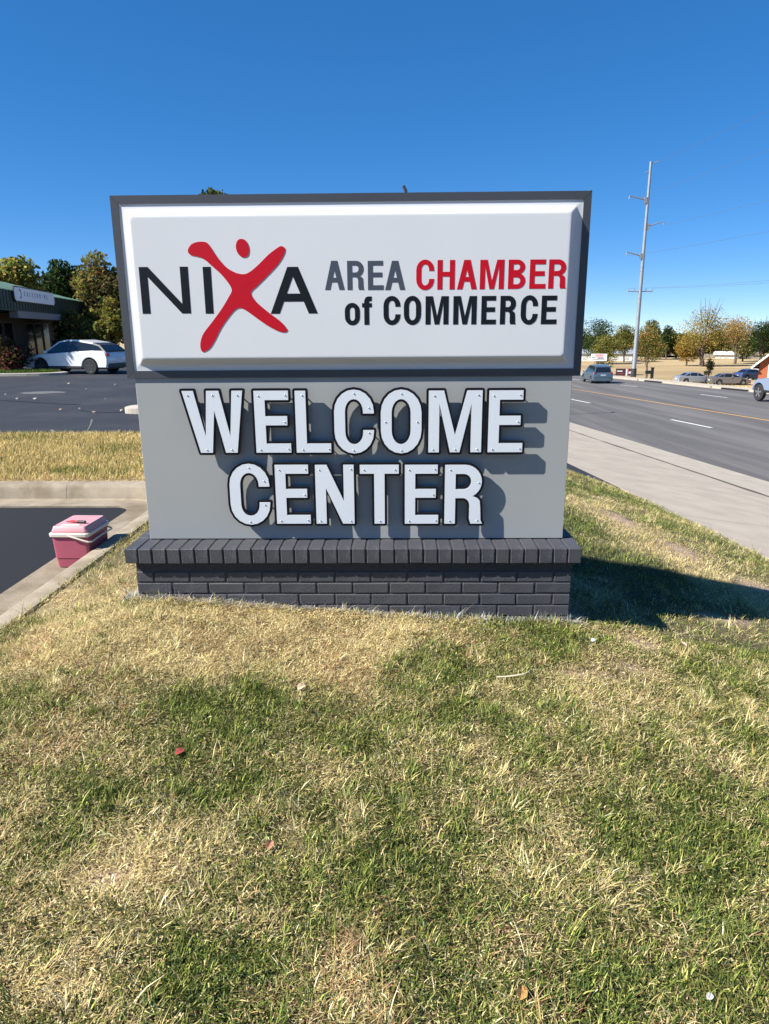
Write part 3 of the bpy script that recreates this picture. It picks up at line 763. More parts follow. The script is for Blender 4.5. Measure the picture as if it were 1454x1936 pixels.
# ------------------------------------------------------------------ trees
def tree(name, label, base, height, hw, pal, n=3000, leaf=.28, seed=0, trunk=.18, crown0=.14, hd=None, group=None, K=18, flat=1.0, bare=0):
    r = np.random.default_rng(seed); rr = random.Random(seed)
    e = empty(name, base); tag(e, label, 'tree' if 'bush' not in name and 'shrub' not in name else 'bush', group)
    hd = hd or hw; cz = height*(crown0+1)/2; hh = height*(1-crown0)/2
    blobs = []
    for k in range(K):
        while True:
            p = r.uniform(-1, 1, 3)
            if p@p < 1: break
        p = p*np.array([hw*.70, hd*.70, hh*.72*flat]); rad = r.uniform(.36, .58)*min(hw, hh*1.2)
        sq = 1-.35*max(0, p[2]/hh)
        blobs.append((np.array([p[0]*sq, p[1]*sq, p[2]+cz]), rad))
    for q_, (dz_, rq_) in enumerate(((.40, .42), (.95, .55), (1.5, .62))):
        blobs[q_] = (np.array([hw*.06*(q_-1), 0, max(height-dz_*hw, height*crown0)]), rq_*hw)
    pal = np.array(pal); Cc = np.zeros((n, 3)); colr = np.zeros((n, 3))
    w = np.array([bl[1]**2 for bl in blobs]); w /= w.sum()
    which = r.choice(K, n, p=w)
    d = r.normal(size=(n, 3)); d /= np.linalg.norm(d, axis=1)[:, None]
    rad = np.array([bl[1] for bl in blobs])[which]*(.35+.72*r.random(n)**.6)
    cen = np.array([bl[0] for bl in blobs])[which]
    P = cen+d*rad[:, None]*np.array([1, 1, .85])
    P[:, 2] = np.maximum(P[:, 2], height*crown0*.75)
    bt = r.integers(0, len(pal), K)
    pick = np.where(r.random(n) < .55, bt[which], r.integers(0, len(pal), n))
    colr = pal[pick]*(.72+.56*r.random((n, 1)))*(1+.1*r.normal(size=(n, 3)))
    a = r.normal(size=(n, 3)); a /= np.linalg.norm(a, axis=1)[:, None]
    c = np.cross(a, r.normal(size=(n, 3))); c /= np.linalg.norm(c, axis=1)[:, None]
    L = leaf*(.55+.8*r.random((n, 1)))
    V = np.stack([P-a*L*.6, P+c*L*.38, P+a*L*.6, P-c*L*.38], 1).reshape(-1, 3)
    F = np.arange(4*n).reshape(n, 4)
    np_mesh('crown', V, F, M_LEAF, np.clip(np.repeat(colr, 4, 0), .004, 1), e)
    b = B(); top = height*(crown0+.45*(1-crown0))
    b.tube([(0, 0, -.15), (trunk*.2, 0, height*crown0*.5), (-trunk*.3, trunk*.2, height*crown0), (trunk*.4, 0, top)], [trunk*1.25, trunk, trunk*.85, trunk*.35], 8)
    for k in range(1, min(K, 9)):
        p, q = blobs[k]; z0 = height*crown0*rr.uniform(.7, 1.3); md = Vector((p[0]*.45, p[1]*.45, z0+(p[2]-z0)*.6))
        b.tube([(0, 0, z0), md, tuple(p)], [trunk*.5, trunk*.32, trunk*.12], 5)
    for k in range(bare):
        x, y = r.uniform(-.5, .5, 2)*hw; z = height*r.uniform(.85, 1.0)
        b.tube([(x*.5, y*.5, z*.75), (x, y, z), (x*1.3, y*1.2, z+hw*.35)], [trunk*.18, trunk*.1, trunk*.05], 4)
    b.obj('trunk', M_BARK, e)
    return e
GREEN = [(0.075, 0.1125, 0.03), (0.0525, 0.087, 0.024), (0.1125, 0.1425, 0.042), (0.033, 0.054, 0.018)]
DARKG = [(0.03, 0.054, 0.018), (0.045, 0.075, 0.0225), (0.021, 0.036, 0.015), (0.0675, 0.09, 0.033)]
GOLD = [(0.414, 0.276, 0.0633), (0.322, 0.23, 0.0575), (0.253, 0.1725, 0.0575), (0.46, 0.3335, 0.092), (0.1495, 0.115, 0.0345)]
TAN = [(0.414, 0.2875, 0.1265), (0.345, 0.23, 0.1035), (0.276, 0.207, 0.0805), (0.46, 0.322, 0.1495)]
OLIVE = [(0.208, 0.192, 0.048), (0.144, 0.16, 0.0448), (0.272, 0.224, 0.056), (0.096, 0.112, 0.032)]
BROWN = [(0.192, 0.136, 0.056), (0.136, 0.1088, 0.048), (0.24, 0.16, 0.064), (0.096, 0.096, 0.0352), (0.08, 0.072, 0.032)]
ORNG = [(0.24, 0.21, 0.06), (0.15, 0.18, 0.0525), (0.36, 0.18, 0.06), (0.105, 0.135, 0.0375)]
def far_tree(px, ybase, ytop, hwpx, v, pal, label, seed, n=4200, leaf=None, **k):
    p = at_v(px, ybase, v); x, y = p[0], p[1]; z = gz(x, y)
    top = at_v(px, ytop, v)[2]; s = v/FPX
    return tree('tree', label, (x, y, z), top-z+.3, hwpx*s*1.18, pal, int(n*1.4), leaf or max(.13, 2.1*s), seed, group='trees beyond the street', **k)
far_tree(1131, 672, 600, 34, 142, DARKG, 'dark green round tree at the right edge of the sign', 1, trunk=.25)
far_tree(1141, 690, 640, 27, 104, OLIVE, 'low spreading olive tree above the white roadside board', 2, trunk=.12, crown0=.3)
far_tree(1180, 672, 614, 22, 150, OLIVE, 'yellow green tree just left of the steel pole', 3)
far_tree(1230, 672, 607, 22, 162, OLIVE+GREEN, 'tall green tree behind the small orange tinged tree', 4)
far_tree(1222, 712, 622, 29, 73, ORNG, 'small tree with orange tinged leaves behind the mailbox', 5, n=3200, trunk=.11, crown0=.33)
far_tree(1259, 674, 616, 17, 168, DARKG, 'narrow dark evergreen left of the golden tree', 6)
far_tree(1326, 690, 585, 46, 128, GOLD+OLIVE[:3], 'largest golden tree with thick trunk in the straw field', 7, n=5200, trunk=.45, crown0=.16, K=22, bare=10)
far_tree(1298, 687, 638, 23, 131, [(.42, .26, .05), (.36, .24, .06), (.26, .18, .05)], 'low bright yellow tree left of the largest golden tree', 8, trunk=.16, crown0=.22)
far_tree(1389, 690, 596, 34, 136, TAN+GOLD[:2], 'pale tan tree right of the largest golden tree', 9, n=3800, trunk=.25, crown0=.22)
far_tree(1404, 680, 632, 22, 147, GREEN, 'bushy green tree below the pale tan tree', 10)
far_tree(1438, 676, 610, 34, 152, DARKG+[(.07, .06, .04)], 'dark tree with bare grey limbs behind the brick garage', 11, trunk=.3, bare=8)
far_tree(1340, 706, 681, 9, 92, [(.06, .055, .035), (.09, .07, .045), (.04, .045, .025)], 'small dark cedar in front of the largest golden tree', 12, n=900, trunk=.08, crown0=.1)
far_tree(1278, 676, 640, 14, 170, BROWN+DARKG, 'brownish shrubby tree behind the yellow tree', 13, n=1500)
far_tree(1482, 684, 600, 44, 150, OLIVE, 'olive tree beyond the right edge of the brick garage', 14)
far_tree(1205, 676, 628, 15, 170, OLIVE+GOLD[:2], 'pale yellow tree right behind the steel pole', 31, n=1500)
far_tree(1075, 676, 612, 34, 165, GREEN, 'green tree far behind the right side of the sign', 32)
# row of distant trees closing the field
for k in range(22):
    rr_ = random.Random(100+k); pxx = 1062+k*21+rr_.uniform(-7, 7)
    t_ = far_tree(pxx, 676, rr_.uniform(622, 646), rr_.uniform(17, 25), 176+rr_.uniform(0, 14), [DARKG, BROWN+DARKG, OLIVE+DARKG, GREEN][k % 4], 'dark distant tree in the row closing the straw field', 200+k, n=1500, leaf=.55, crown0=.02)
    t_['group'] = 'row of distant trees'
def left_tree(px, ytop, hwpx, Y, pal, label, seed, n, leaf, crown0=.15, zb=-.3, **k):
    p = at_y(px, 690, Y); x = p[0]; top = at_y(px, ytop, Y)[2]; s = (Y-CAM[1])/FPX
    return tree('tree', label, (x, Y, gz(x, Y) if zb is None else zb), top-zb, hwpx*s, pal, n, leaf, seed, crown0=crown0, group='trees behind the shop', **k)
left_tree(52, 484, 54, 62, [(.27, .25, .06), (.16, .18, .045), (.33, .28, .07), (.08, .09, .03)], 'yellow green tree rising over the green shop roof', 21, 7000, .34, crown0=.3, trunk=.3)
left_tree(138, 487, 54, 69, DARKG, 'dark green tree between the shop roof and the sign', 22, 7000, .36, trunk=.3)
left_tree(205, 470, 58, 56, BROWN+OLIVE[:2], 'tall brown and olive tree at the left edge of the sign', 23, 11000, .30, crown0=.06, trunk=.3, K=24)
left_tree(150, 585, 45, 50, BROWN+OLIVE, 'low brown and green thicket behind the white crossover', 24, 6000, .26, crown0=.0, trunk=.15)
left_tree(222, 560, 34, 47, OLIVE+[(.18, .17, .03)], 'yellow green sapling behind the rear of the white crossover', 25, 4500, .22, crown0=.0, trunk=.12)
left_tree(290, 500, 60, 58, BROWN+GREEN, 'brown green tree hidden behind the left part of the sign', 26, 5000, .36, crown0=.05, trunk=.3)
left_tree(428, 353, 66, 45, DARKG+BROWN[:2], 'tall dark tree whose top shows above the sign', 27, 7000, .30, crown0=.3, trunk=.35, K=20)
left_tree(620, 470, 70, 70, GREEN+OLIVE, 'green tree hidden behind the middle of the sign', 28, 4000, .45, trunk=.3)
left_tree(840, 520, 70, 90, OLIVE, 'olive tree hidden behind the right half of the sign', 29, 3500, .5, trunk=.3)
left_tree(-70, 520, 60, 66, GREEN+OLIVE, 'green tree beyond the left end of the shop', 30, 4000, .45, trunk=.3)

# red leaved bush on the island
def bush(name, label, px, Y, z, h, hw, pal, n, leaf, seed):
    p = at_y(px, 690, Y); return tree(name, label, (p[0], Y, z), h, hw, pal, n, leaf, seed, trunk=.03, crown0=.0, K=12)
tree('tree', 'tall small crowned tree added out of view to shade the white crossover', (-22.6, 27.5, -.3), 8.4, 1.75, GREEN+BROWN, 3000, .22, 77, trunk=.09, crown0=.74)  # unseen tree, added so its high crown shades the front of the crossover
bush('shrub_bush', 'red and green leaved bush in front of the far shop', 12, 28.7, -.18, 1.75, 1.15, [(.22, .05, .045), (.14, .035, .03), (.09, .08, .03), (.30, .11, .09), (.04, .05, .02)], 4200, .10, 41)

# ------------------------------------------------------------------ cars
def clip_x(poly, lo, hi):
    def cut(P, f, xx):
        out = []
        for i in range(len(P)):
            a, c = P[i-1], P[i]; fa, fc = f(a[0]), f(c[0])
            if fa != fc:
                t = (xx-a[0])/(c[0]-a[0]); out.append((xx, a[1]+t*(c[1]-a[1])))
            if fc: out.append(c)
        return out
    P = cut(poly, lambda x: x >= lo, lo)
    return cut(P, lambda x: x <= hi, hi) if P else P
def car(label, cat, loc, rz, paint, L, W, top, zb, wheels, R, glass, pillars, hwb, hwt, name, lamp_z, cladding=None, group=None, tail_w=.35, rimmat=None, truck=False, floating=False):
    """top: body outline over the top, rear to front; glass: glasshouse outline (rear bottom, ... , front bottom)"""
    e = empty(name, loc, rz); tag(e, label, cat, group)
    ra = R+.055
    out = [(top[0][0]+.06, zb)]
    for xw in wheels:
        h = zb-R; a0 = math.degrees(math.asin(max(-1, min(1, h/ra))))
        out += arc(xw, R, ra, ra, 180-a0, a0, 12)
    out += [(top[-1][0]-.06, zb)]+top[::-1]
    out = orient([out])[0]
    ins = offset(out, -.045, 0); ins2 = offset(out, -.012, 0)
    b = B(); m = len(out); hw = W/2
    layers = [(-hw, ins), (-hw+.05, ins2), (-hw+.14, out), (hw-.14, out), (hw-.05, ins2), (hw, ins)]
    V = [(p[0], y, p[1]) for y, P in layers for p in P]
    F = [(k*m+i, (k+1)*m+i, (k+1)*m+(i+1) % m, k*m+(i+1) % m) for k in range(5) for i in range(m)]
    b.add(V, F)
    for base_i, P, flip in ((0, ins, False), (5*m, ins, True)):
        for t in tessellate_polygon([[Vector((p[0], p[1], 0)) for p in P]]):
            t = tuple(base_i+i for i in t); b.f.append(t[::-1] if flip else t)
    body = recalc(b.obj('body', paint, e, smooth=True))
    zg0 = min(p[1] for p in glass); zg1 = max(p[1] for p in glass)
    yw = lambda z: hwb+(hwt-hwb)*(z-zg0)/(zg1-zg0)
    g = orient([glass])[0]; b = B(); m = len(g)
    V = [(p[0], -yw(p[1]), p[1]) for p in g]+[(p[0], yw(p[1]), p[1]) for p in g]
    F = [(i, i+m, (i+1) % m+m, (i+1) % m) for i in range(m)]
    for t in tessellate_polygon([[Vector((p[0], p[1], 0)) for p in g]]): F += [tuple(t), tuple(i+m for i in t[::-1])]
    recalc(b.add(V, F).obj('cabin', M_BLACKP if floating else paint, e))
    if floating:
        inn = offset(g, -.055, 0); cut = lambda P: [p for p in P]
        idx = [g.index(tuple(p)) if tuple(p) in g else min(range(m), key=lambda i: math.dist(g[i], p)) for p in glass[2:]]
        o_ = offset(g, .012, 0)
        band = [o_[i] for i in idx]+[inn[i] for i in idx[::-1]]
        rb = B(); rb.prism(orient([band]), -1, 1, fn=lambda x, z, y: (x, y*(yw(z)+.012), z)); recalc(rb.obj('roof_band', paint, e))
    win = offset(g, -.075, 0)
    xs = [min(p[0] for p in win)]+list(pillars)+[max(p[0] for p in win)]
    for s in (-1, 1):
        for k in range(len(xs)-1):
            P = clip_x(win, xs[k]+((.012 if floating else .035) if k else 0), xs[k+1]-((.012 if floating else .035) if k < len(xs)-2 else 0))
            if len(P) < 3: continue
            bb = B(); V = [(p[0], s*(yw(p[1])+.006), p[1]) for p in P]
            bb.add(V, [tuple(range(len(P)))]); bb.obj('side_window', M_GLASS, e)
    # windscreen and rear window: the steep end segments of the glasshouse outline
    gg = sorted(range(len(glass)-1), key=lambda i: glass[i][0]+glass[i+1][0])
    for nm, seg in (('rear_window', (glass[0], glass[1])), ('windscreen', (glass[-2], glass[-1]))):
        (x0, z0), (x1, z1) = seg
        d = Vector((x1-x0, 0, z1-z0)); nrm = Vector((-d.z, 0, d.x)).normalized()
        a = Vector((x0, 0, z0))+d*.1; c = Vector((x0, 0, z0))+d*.9
        V = []
        for p in (a, c):
            for s in (-1, 1): V.append((p.x+nrm.x*.008, s*(yw(p.z)-.09), p.z+nrm.z*.008))
        B().add(V, [(0, 1, 3, 2)]).obj(nm, M_GLASS, e)
    tsrc = rsrc = None
    for xw in wheels:
        for s in (-1, 1):
            yc = s*(hw-.12)
            w = B().lathe([(R*.62, -.105), (R*.93, -.11), (R, -.085), (R, .085), (R*.93, .11), (R*.62, .105)], 22, 'y').obj('wheel', M_TYRE, e, smooth=True, loc=(xw, yc, R))
            bb = B(); bb.lathe([(R*.66, s*.075), (R*.62, s*.109), (R*.56, s*.10), (R*.12, s*.085)], 18, 'y')
            bb.obj('rim_dish', M_DARKMETAL, w, smooth=True)
            bb = B()
            for k in range(5):
                a = 2*math.pi*k/5+.3; ca, sa = math.cos(a), math.sin(a); q = R*.085
                V = []
                for yy in (s*.10, s*.114):
                    for rr_, qq in ((.02, q), (R*.6, q*1.2)):
                        for t in (-1, 1): V.append((ca*rr_-sa*qq*t, yy, sa*rr_+ca*qq*t))
                bb.add(V, [(0, 1, 3, 2), (4, 6, 7, 5), (0, 4, 5, 1), (2, 3, 7, 6), (0, 2, 6, 4), (1, 5, 7, 3)])
            bb.obj('spokes', rimmat or M_RIM, w)
    # dark underbody
    B().box(top[0][0]+.25, top[-1][0]-.25, -hw+.2, hw-.2, zb-.06, zb+.28).obj('underbody', M_BLACKP, e)
    xr, xf = top[0][0], top[-1][0]
    for s in (-1, 1):
        B().cbox(xr-.012, xr+.16, s*(hw-.05)-.19 if s > 0 else s*(hw-.05)-.0, s*(hw-.05)+.0 if s > 0 else s*(hw-.05)+.19, lamp_z, lamp_z+.15, .012).obj('tail_light', mk('tail_lamp', (.30, .012, .015), .2), e)
        B().cbox(xf-.22, xf+.010, s*(hw-.09)-.17 if s > 0 else s*(hw-.09), s*(hw-.09) if s > 0 else s*(hw-.09)+.17, lamp_z-.06, lamp_z+.06, .012).obj('headlight', mk('head_lamp', (.5, .52, .55), .12), e)
        if not truck:
            xm = glass[-1][0]-.28
            B().cbox(xm, xm+.13, s*hw-.02 if s > 0 else s*hw-.13, s*hw+.13 if s > 0 else s*hw+.02, zg0+.0, zg0+.13, .02).obj('wing_mirror', paint, e)
    B().cbox(xr-.018, xr+.05, -.26, .26, lamp_z-.16, lamp_z-.03, .004).obj('number_plate', mk('plate', (.55, .56, .58), .5), e)
    B().cbox(xr-.03, xr+.10, -hw+.12, hw-.12, zb+.0, zb+.22, .02).obj('rear_bumper', cladding or paint, e)
    B().cbox(xf-.10, xf+.025, -hw+.12, hw-.12, zb+.0, zb+.22, .02).obj('front_bumper', cladding or paint, e)
    if cladding:
        for s in (-1, 1):
            B().cbox(wheels[0]+ra, wheels[1]-ra, s*hw-.015, s*hw+.015, zb-.02, zb+.10, .008).obj('sill_cladding', cladding, e)
    for k, px_ in enumerate(list(pillars)[:2]):
        for s in (-1, 1):
            B().cbox(px_-.30, px_-.13, s*hw-.02, s*hw+.018, zg0-.17, zg0-.14, .004).obj('door_handle', paint, e)
    return e
P_WHITE = mk('paint_white', (.66, .68, .70), .28, var=.02, coat=.6)
P_BLUEG = mk('paint_blue_grey', (.085, .135, .175), .3, metal=.35, var=.03, coat=.5)
P_SILV = mk('paint_silver', (.30, .33, .37), .3, metal=.4, var=.03, coat=.5)
P_TAUPE = mk('paint_taupe', (.17, .16, .155), .3, metal=.4, var=.03, coat=.5)
P_BLUE = mk('paint_blue', (.035, .07, .19), .3, metal=.2, var=.03, coat=.5)
P_ICE = mk('paint_ice_blue', (.22, .28, .38), .3, metal=.2, var=.03, coat=.5)
CROSS_TOP = [(-2.34, .52), (-2.36, .78), (-2.30, .98), (-2.16, 1.10), (-1.5, 1.14), (0.0, 1.07), (.75, 1.02), (1.05, 1.00), (1.55, .95), (2.02, .84), (2.25, .70), (2.33, .50)]
CROSS_GL = [(-2.24, 1.08), (-1.86, 1.40), (-1.5, 1.50), (-.65, 1.63), (-.05, 1.645), (.42, 1.56), (1.20, 1.01)]
cang = math.atan2(.62, -2.66)
car('white crossover parked nose in before the far shop', 'car', (-14.95, 29.6, -.298), cang, P_WHITE, 4.7, 1.9, CROSS_TOP, .30, (-1.36, 1.42), .365, CROSS_GL, (), .86, .64, 'parked_car', .86, cladding=M_BLACKP, rimmat=M_DARKMETAL, floating=True).scale = (.96, .96, .94)
VAN_TOP = [(-2.38, .5), (-2.40, .9), (-2.33, 1.04), (-1.2, 1.05), (.9, 1.02), (1.3, .98), (1.95, .82), (2.32, .62), (2.36, .45)]
VAN_GL = [(-2.30, 1.03), (-2.12, 1.62), (-1.7, 1.72), (-.2, 1.74), (.35, 1.66), (1.45, .98)]
p = at_v(1127, 724, 58.5); x, y = p[0], p[1]; vv_ = uv(x, y)[1]
car('blue grey minivan driving away on the far lanes', 'minivan', (x, y, float(z_road(vv_))+.002), math.pi/2-RA-math.radians(6), P_BLUEG, 4.7, 1.88, VAN_TOP, .28, (-1.4, 1.5), .34, VAN_GL, (-1.2, .1), .84, .68, 'minivan', .95, cladding=None).scale = (.84, .86, .88)
SED_TOP = [(-2.35, .48), (-2.37, .75), (-2.30, .94), (-1.75, 1.00), (-1.2, .99), (.9, .93), (1.3, .90), (1.95, .78), (2.28, .62), (2.33, .45)]
SED_GL = [(-1.68, .98), (-1.05, 1.36), (-.55, 1.43), (.05, 1.43), (.40, 1.36), (1.25, .91)]
def parked(px, v, paint, label, rz, nm='parked_sedan'):
    q = at_v(px, 720, v); return car(label, 'car', (q[0], q[1], gz(q[0], q[1])+.0), rz, paint, 4.7, 1.8, SED_TOP, .22, (-1.38, 1.42), .32, SED_GL, (-.85, .12), .78, .56, nm, .70, group='cars parked beyond the street')
parked(1312, 86, P_SILV, 'silver sedan parked beyond the far kerb, left of the taupe sedan', math.radians(2))
parked(1378, 83, P_TAUPE, 'taupe sedan parked beyond the far kerb, nearest the cedar', math.radians(-6))
parked(1417, 92, P_BLUE, 'dark blue sedan half hidden behind the taupe sedan', math.radians(20))
TRK_TOP = [(-2.9, .7), (-2.92, 1.2), (-2.85, 1.28), (-.9, 1.30), (.95, 1.28), (1.3, 1.26), (2.05, 1.18), (2.38, 1.04), (2.46, .70)]
TRK_GL = [(-.95, 1.28), (-.82, 1.85), (-.6, 1.93), (.35, 1.93), (.65, 1.84), (1.35, 1.27)]
q = at_v(1418, 760, 36.3); uu, vv2 = uv(q[0], q[1]); tx, ty = xy(uu+1.35, vv2-1.9)
car('ice blue pickup truck with big tyres entering at the right edge', 'truck', (tx, ty, float(z_road(vv2-1.9))), math.pi/2-RA, P_ICE, 5.8, 2.0, TRK_TOP, .52, (-1.75, 1.85), .44, TRK_GL, (-.1,), .86, .70, 'pickup_truck', .95, cladding=M_BLACKP, truck=True)

# ------------------------------------------------------------------ far shop with green roof
M_ROOF = mk('green_metal_roof', (.125, .215, .170), .45, metal=.1, var=.06, vs=1.5)
M_FASC = mk('green_fascia', (.007, .028, .020), .5, var=.08, vs=2)
M_SBRICK = mk('shop_brick', (.045, .034, .028), .9, var=.3, vs=7, bump=.4, bs=40)
A = at_z(161, 571.5, 4.15)[:2]; Bq = at_z(0, 545.6, 4.15)[:2]; dv = (Bq-A)/np.linalg.norm(Bq-A)
ang = math.atan2(dv[1], dv[0])                  # local +x runs towards the camera along the facade, local +y = outwards (+X world)
shop = empty('shop_building', (A[0], A[1], -.30), ang)
tag(shop, 'low brick shop with green metal hip roof and white rounded sign', 'building')
# local y axis after rotation by ang: (-sin, cos)
LY = np.array([-math.sin(ang), math.cos(ang)]); sg = 1 if LY[0] > 0 else -1     # sg: local y sign that faces the driveway
LL = 20.5; DEP = 19.0; ov = 2.0; ZE = 4.45; ZF = 3.25
def S(x, yo, z): return (x, sg*yo, z)          # yo measured outwards from the fascia line
b = B(); b.add([S(ov*.6, -ov, 0), S(LL, -ov, 0), S(LL, -DEP+ov, 0), S(ov*.6, -DEP+ov, 0), S(ov*.6, -ov, ZF+.2), S(LL, -ov, ZF+.2), S(LL, -DEP+ov, ZF+.2), S(ov*.6, -DEP+ov, ZF+.2)],
        [(0, 1, 5, 4), (1, 2, 6, 5), (2, 3, 7, 6), (3, 0, 4, 7), (4, 5, 6, 7)])
wall = recalc(b.obj('wall', M_SBRICK, shop))
for k, (x0, x1) in enumerate(((3.8, 5.2), (5.6, 7.0), (7.4, 8.8), (11.5, 12.9), (13.3, 14.7), (15.1, 16.5))):
    b = B(); b.add([S(x0, -ov+.03, .4), S(x1, -ov+.03, .4), S(x1, -ov+.03, 2.6), S(x0, -ov+.03, 2.6)], [(0, 1, 2, 3)])
    w = b.obj('window_pane', mk('shop_glass', (.008, .009, .010), .12, spec=.12), shop)
    b = B()
    for (a, c, z0, z1) in ((x0-.07, x0, .33, 2.67), (x1, x1+.07, .33, 2.67), (x0, x1, .33, .4), (x0, x1, 2.6, 2.67)):
        ys = sorted((sg*(-ov-.02), sg*(-ov+.06))); b.box(a, c, ys[0], ys[1], z0, z1)
    b.obj('window_frame', M_DARKMETAL, w)
b = B(); ys = sorted((sg*(-DEP), 0))
b.box(0, LL, ys[0], ys[1], ZF, ZF+.05); b.obj('soffit', M_FASC, shop)
b = B(); ys = sorted((sg*(-.08), 0)); b.box(0, LL, ys[0], ys[1], ZF+.05, ZE); b.box(0, .08, min(0, -sg*DEP), max(0, -sg*DEP), ZF+.05, ZE-.002)
fas = b.obj('fascia', M_FASC, shop)
for k in range(40):
    ys = sorted((sg*.0, sg*.025)); x = .25+k*.5
    B().box(x, x+.05, ys[0], ys[1], ZF+.06, ZE-.01).obj('fascia_rib', M_FASC, fas)
RZ = 5.95
b = B(); b.add([S(-.05, .05, ZE), S(LL, .05, ZE), S(LL, -5.4, RZ), S(6.2, -5.4, RZ), S(-.05, -10.8, ZE), S(LL, -10.8, ZE)], [(0, 1, 2, 3), (0, 3, 4), (3, 2, 5, 4)])
roof = recalc(b.obj('roof', M_ROOF, shop))
for k in range(26):
    x = .4+k*.78; t = min(1, x/6.2) if x < 6.2 else 1
    B().tube([S(x, .05, ZE+.02), S(x, 0.05-5.45*t, ZE+(RZ-ZE)*t+.02)], .022, 4).obj('roof_seam', M_ROOF, roof)
B().tube([S(6.2, -5.4, RZ+.02), S(LL, -5.4, RZ+.02)], .07, 6).obj('ridge_cap', M_FASC, roof)
# entrance beam under the sign
b = B(); ys = sorted((sg*.02, sg*(-.5))); b.box(4.7, 15.8, ys[0], ys[1], ZF-.40, ZF+.02); b.obj('entrance_beam', mk('grey_trim', (.20, .20, .23), .6), shop)
# rounded sign board: measured corners on the fascia plane
def facade_pt(px, py, out=.12):
    d = ray(px, py); n = LY*sg; c0 = A+n*out
    t = ((c0-CAM[:2])@n)/(d[:2]@n); P_ = CAM+d*t
    r = P_[:2]-A; return r@dv, P_[2]+.30
x1_, zb_ = facade_pt(104, 578); x2_, zt_ = facade_pt(24, 540); _, zt1 = facade_pt(104, 553); _, zb2 = facade_pt(26, 571)
zlo = (zb_+zb2)/2; zhi = (zt_+zt1)/2
bd = rrect(min(x1_, x2_), max(x1_, x2_), zlo, zhi, (zhi-zlo)*.35, 6)
ssign = B().prism([bd], 0, .10, fn=lambda x, z, y: S(x, .12-.1+y, z)).obj('shop_sign', M_DARKMETAL, shop); recalc(ssign)
o = B().prism([offset(orient([bd])[0], -.07, 3)], 0, .02, fn=lambda x, z, y: S(x, .12+y, z)).obj('sign_board', mk('shop_sign_white', (.78, .85, .93), .5, var=.04), ssign); recalc(o)
M_SBL = mk('shop_sign_blue', (.20, .27, .46), .5); M_SDK = mk('shop_sign_dark', (.05, .08, .16), .5)
bw = abs(x2_-x1_); xl = max(x1_, x2_); lh = (zhi-zlo)*.30; cur = xl-bw*.22
def sglyph(ch, x, z, w, h, mat):
    cs = [[(x-p[0], z+p[1]) for p in c] for c in orient(glyph(ch, w, h, h*.16))]
    recalc(B().prism(cs, 0, .012, fn=lambda a, zz, y: S(a, .142+y, zz)).obj('letter', mat, ssign))
for ch in 'CALECORINE':
    w = lh*.62; sglyph(ch, cur, zlo+(zhi-zlo)*.42, w, lh, M_SBL); cur -= bw*.062
ring = orient([arc(xl-bw*.13, zlo+(zhi-zlo)*.52, lh*.75, lh*1.0, 60, 300, 14)+arc(xl-bw*.13, zlo+(zhi-zlo)*.52, lh*.5, lh*.72, 300, 60, 14)])
recalc(B().prism(ring, 0, .012, fn=lambda a, zz, y: S(a, .142+y, zz)).obj('emblem', M_SDK, ssign))
# ------------------------------------------------------------------ street furniture and far things
# steel transmission pole
p = at_v(1197, 715, 66); bx, by = p[0], p[1]; bz = gz(bx, by)
topz = at_v(1197, 305, 66)[2]; PH = topz-bz
pole = empty('utility_pole', (bx, by, bz)); tag(pole, 'tall tapering steel power pole with angled arms across the street', 'utility pole')
B().lathe([(.215, -.3), (.215, .5), (.21, .52), (.17, PH*.4), (.115, PH)], 12).obj('shaft', M_STEEL, pole, smooth=True)
B().lathe([(.275, -.2), (.275, .95), (.25, .97), (.245, .97)], 12).obj('dark_base_sleeve', M_DARKMETAL, pole, smooth=True)
s66 = 66/FPX
def armz(py): return at_v(1205, py, 66)[2]-bz
for (py, sd_, ln, rise) in ((378, -1, 1.75, .35), (428, 1, 1.7, .45), (484, -1, 1.6, .35)):
    z = armz(py); ux = EU*sd_
    B().tube([(ux[0]*.12, ux[1]*.12, z), (ux[0]*ln, ux[1]*ln, z+rise)], [.075, .045], 6).obj('arm', M_STEEL, pole)
    B().box(ux[0]*.2-.12, ux[0]*.2+.12, ux[1]*.2-.12, ux[1]*.2+.12, z-.28, z+.22).obj('arm_bracket', M_STEEL, pole)
    B().tube([(ux[0]*ln, ux[1]*ln, z+rise-.02), (ux[0]*ln*1.01, ux[1]*ln*1.01, z+rise-.30)], .05, 6).obj('insulator', M_STEEL, pole)
z = armz(551); B().tube([(-EU[0]*1.2, -EU[1]*1.2, z), (EU[0]*1.2, EU[1]*1.2, z)], .05, 6).obj('crossarm', M_STEEL, pole)
for t in (-1.15, -.6, .55, 1.15): B().tube([(EU[0]*t, EU[1]*t, z), (EU[0]*t, EU[1]*t, z+.28)], .035, 6).obj('insulator', M_STEEL, pole)
z = armz(310); B().tube([(0, 0, z), (EU[0]*.7, EU[1]*.7, z+.25)], .05, 6).obj('top_bracket', M_STEEL, pole)
z = armz(323); B().tube([(0, 0, z), (-EU[0]*.45, -EU[1]*.45, z-.12)], .045, 6).obj('top_bracket', M_STEEL, pole)
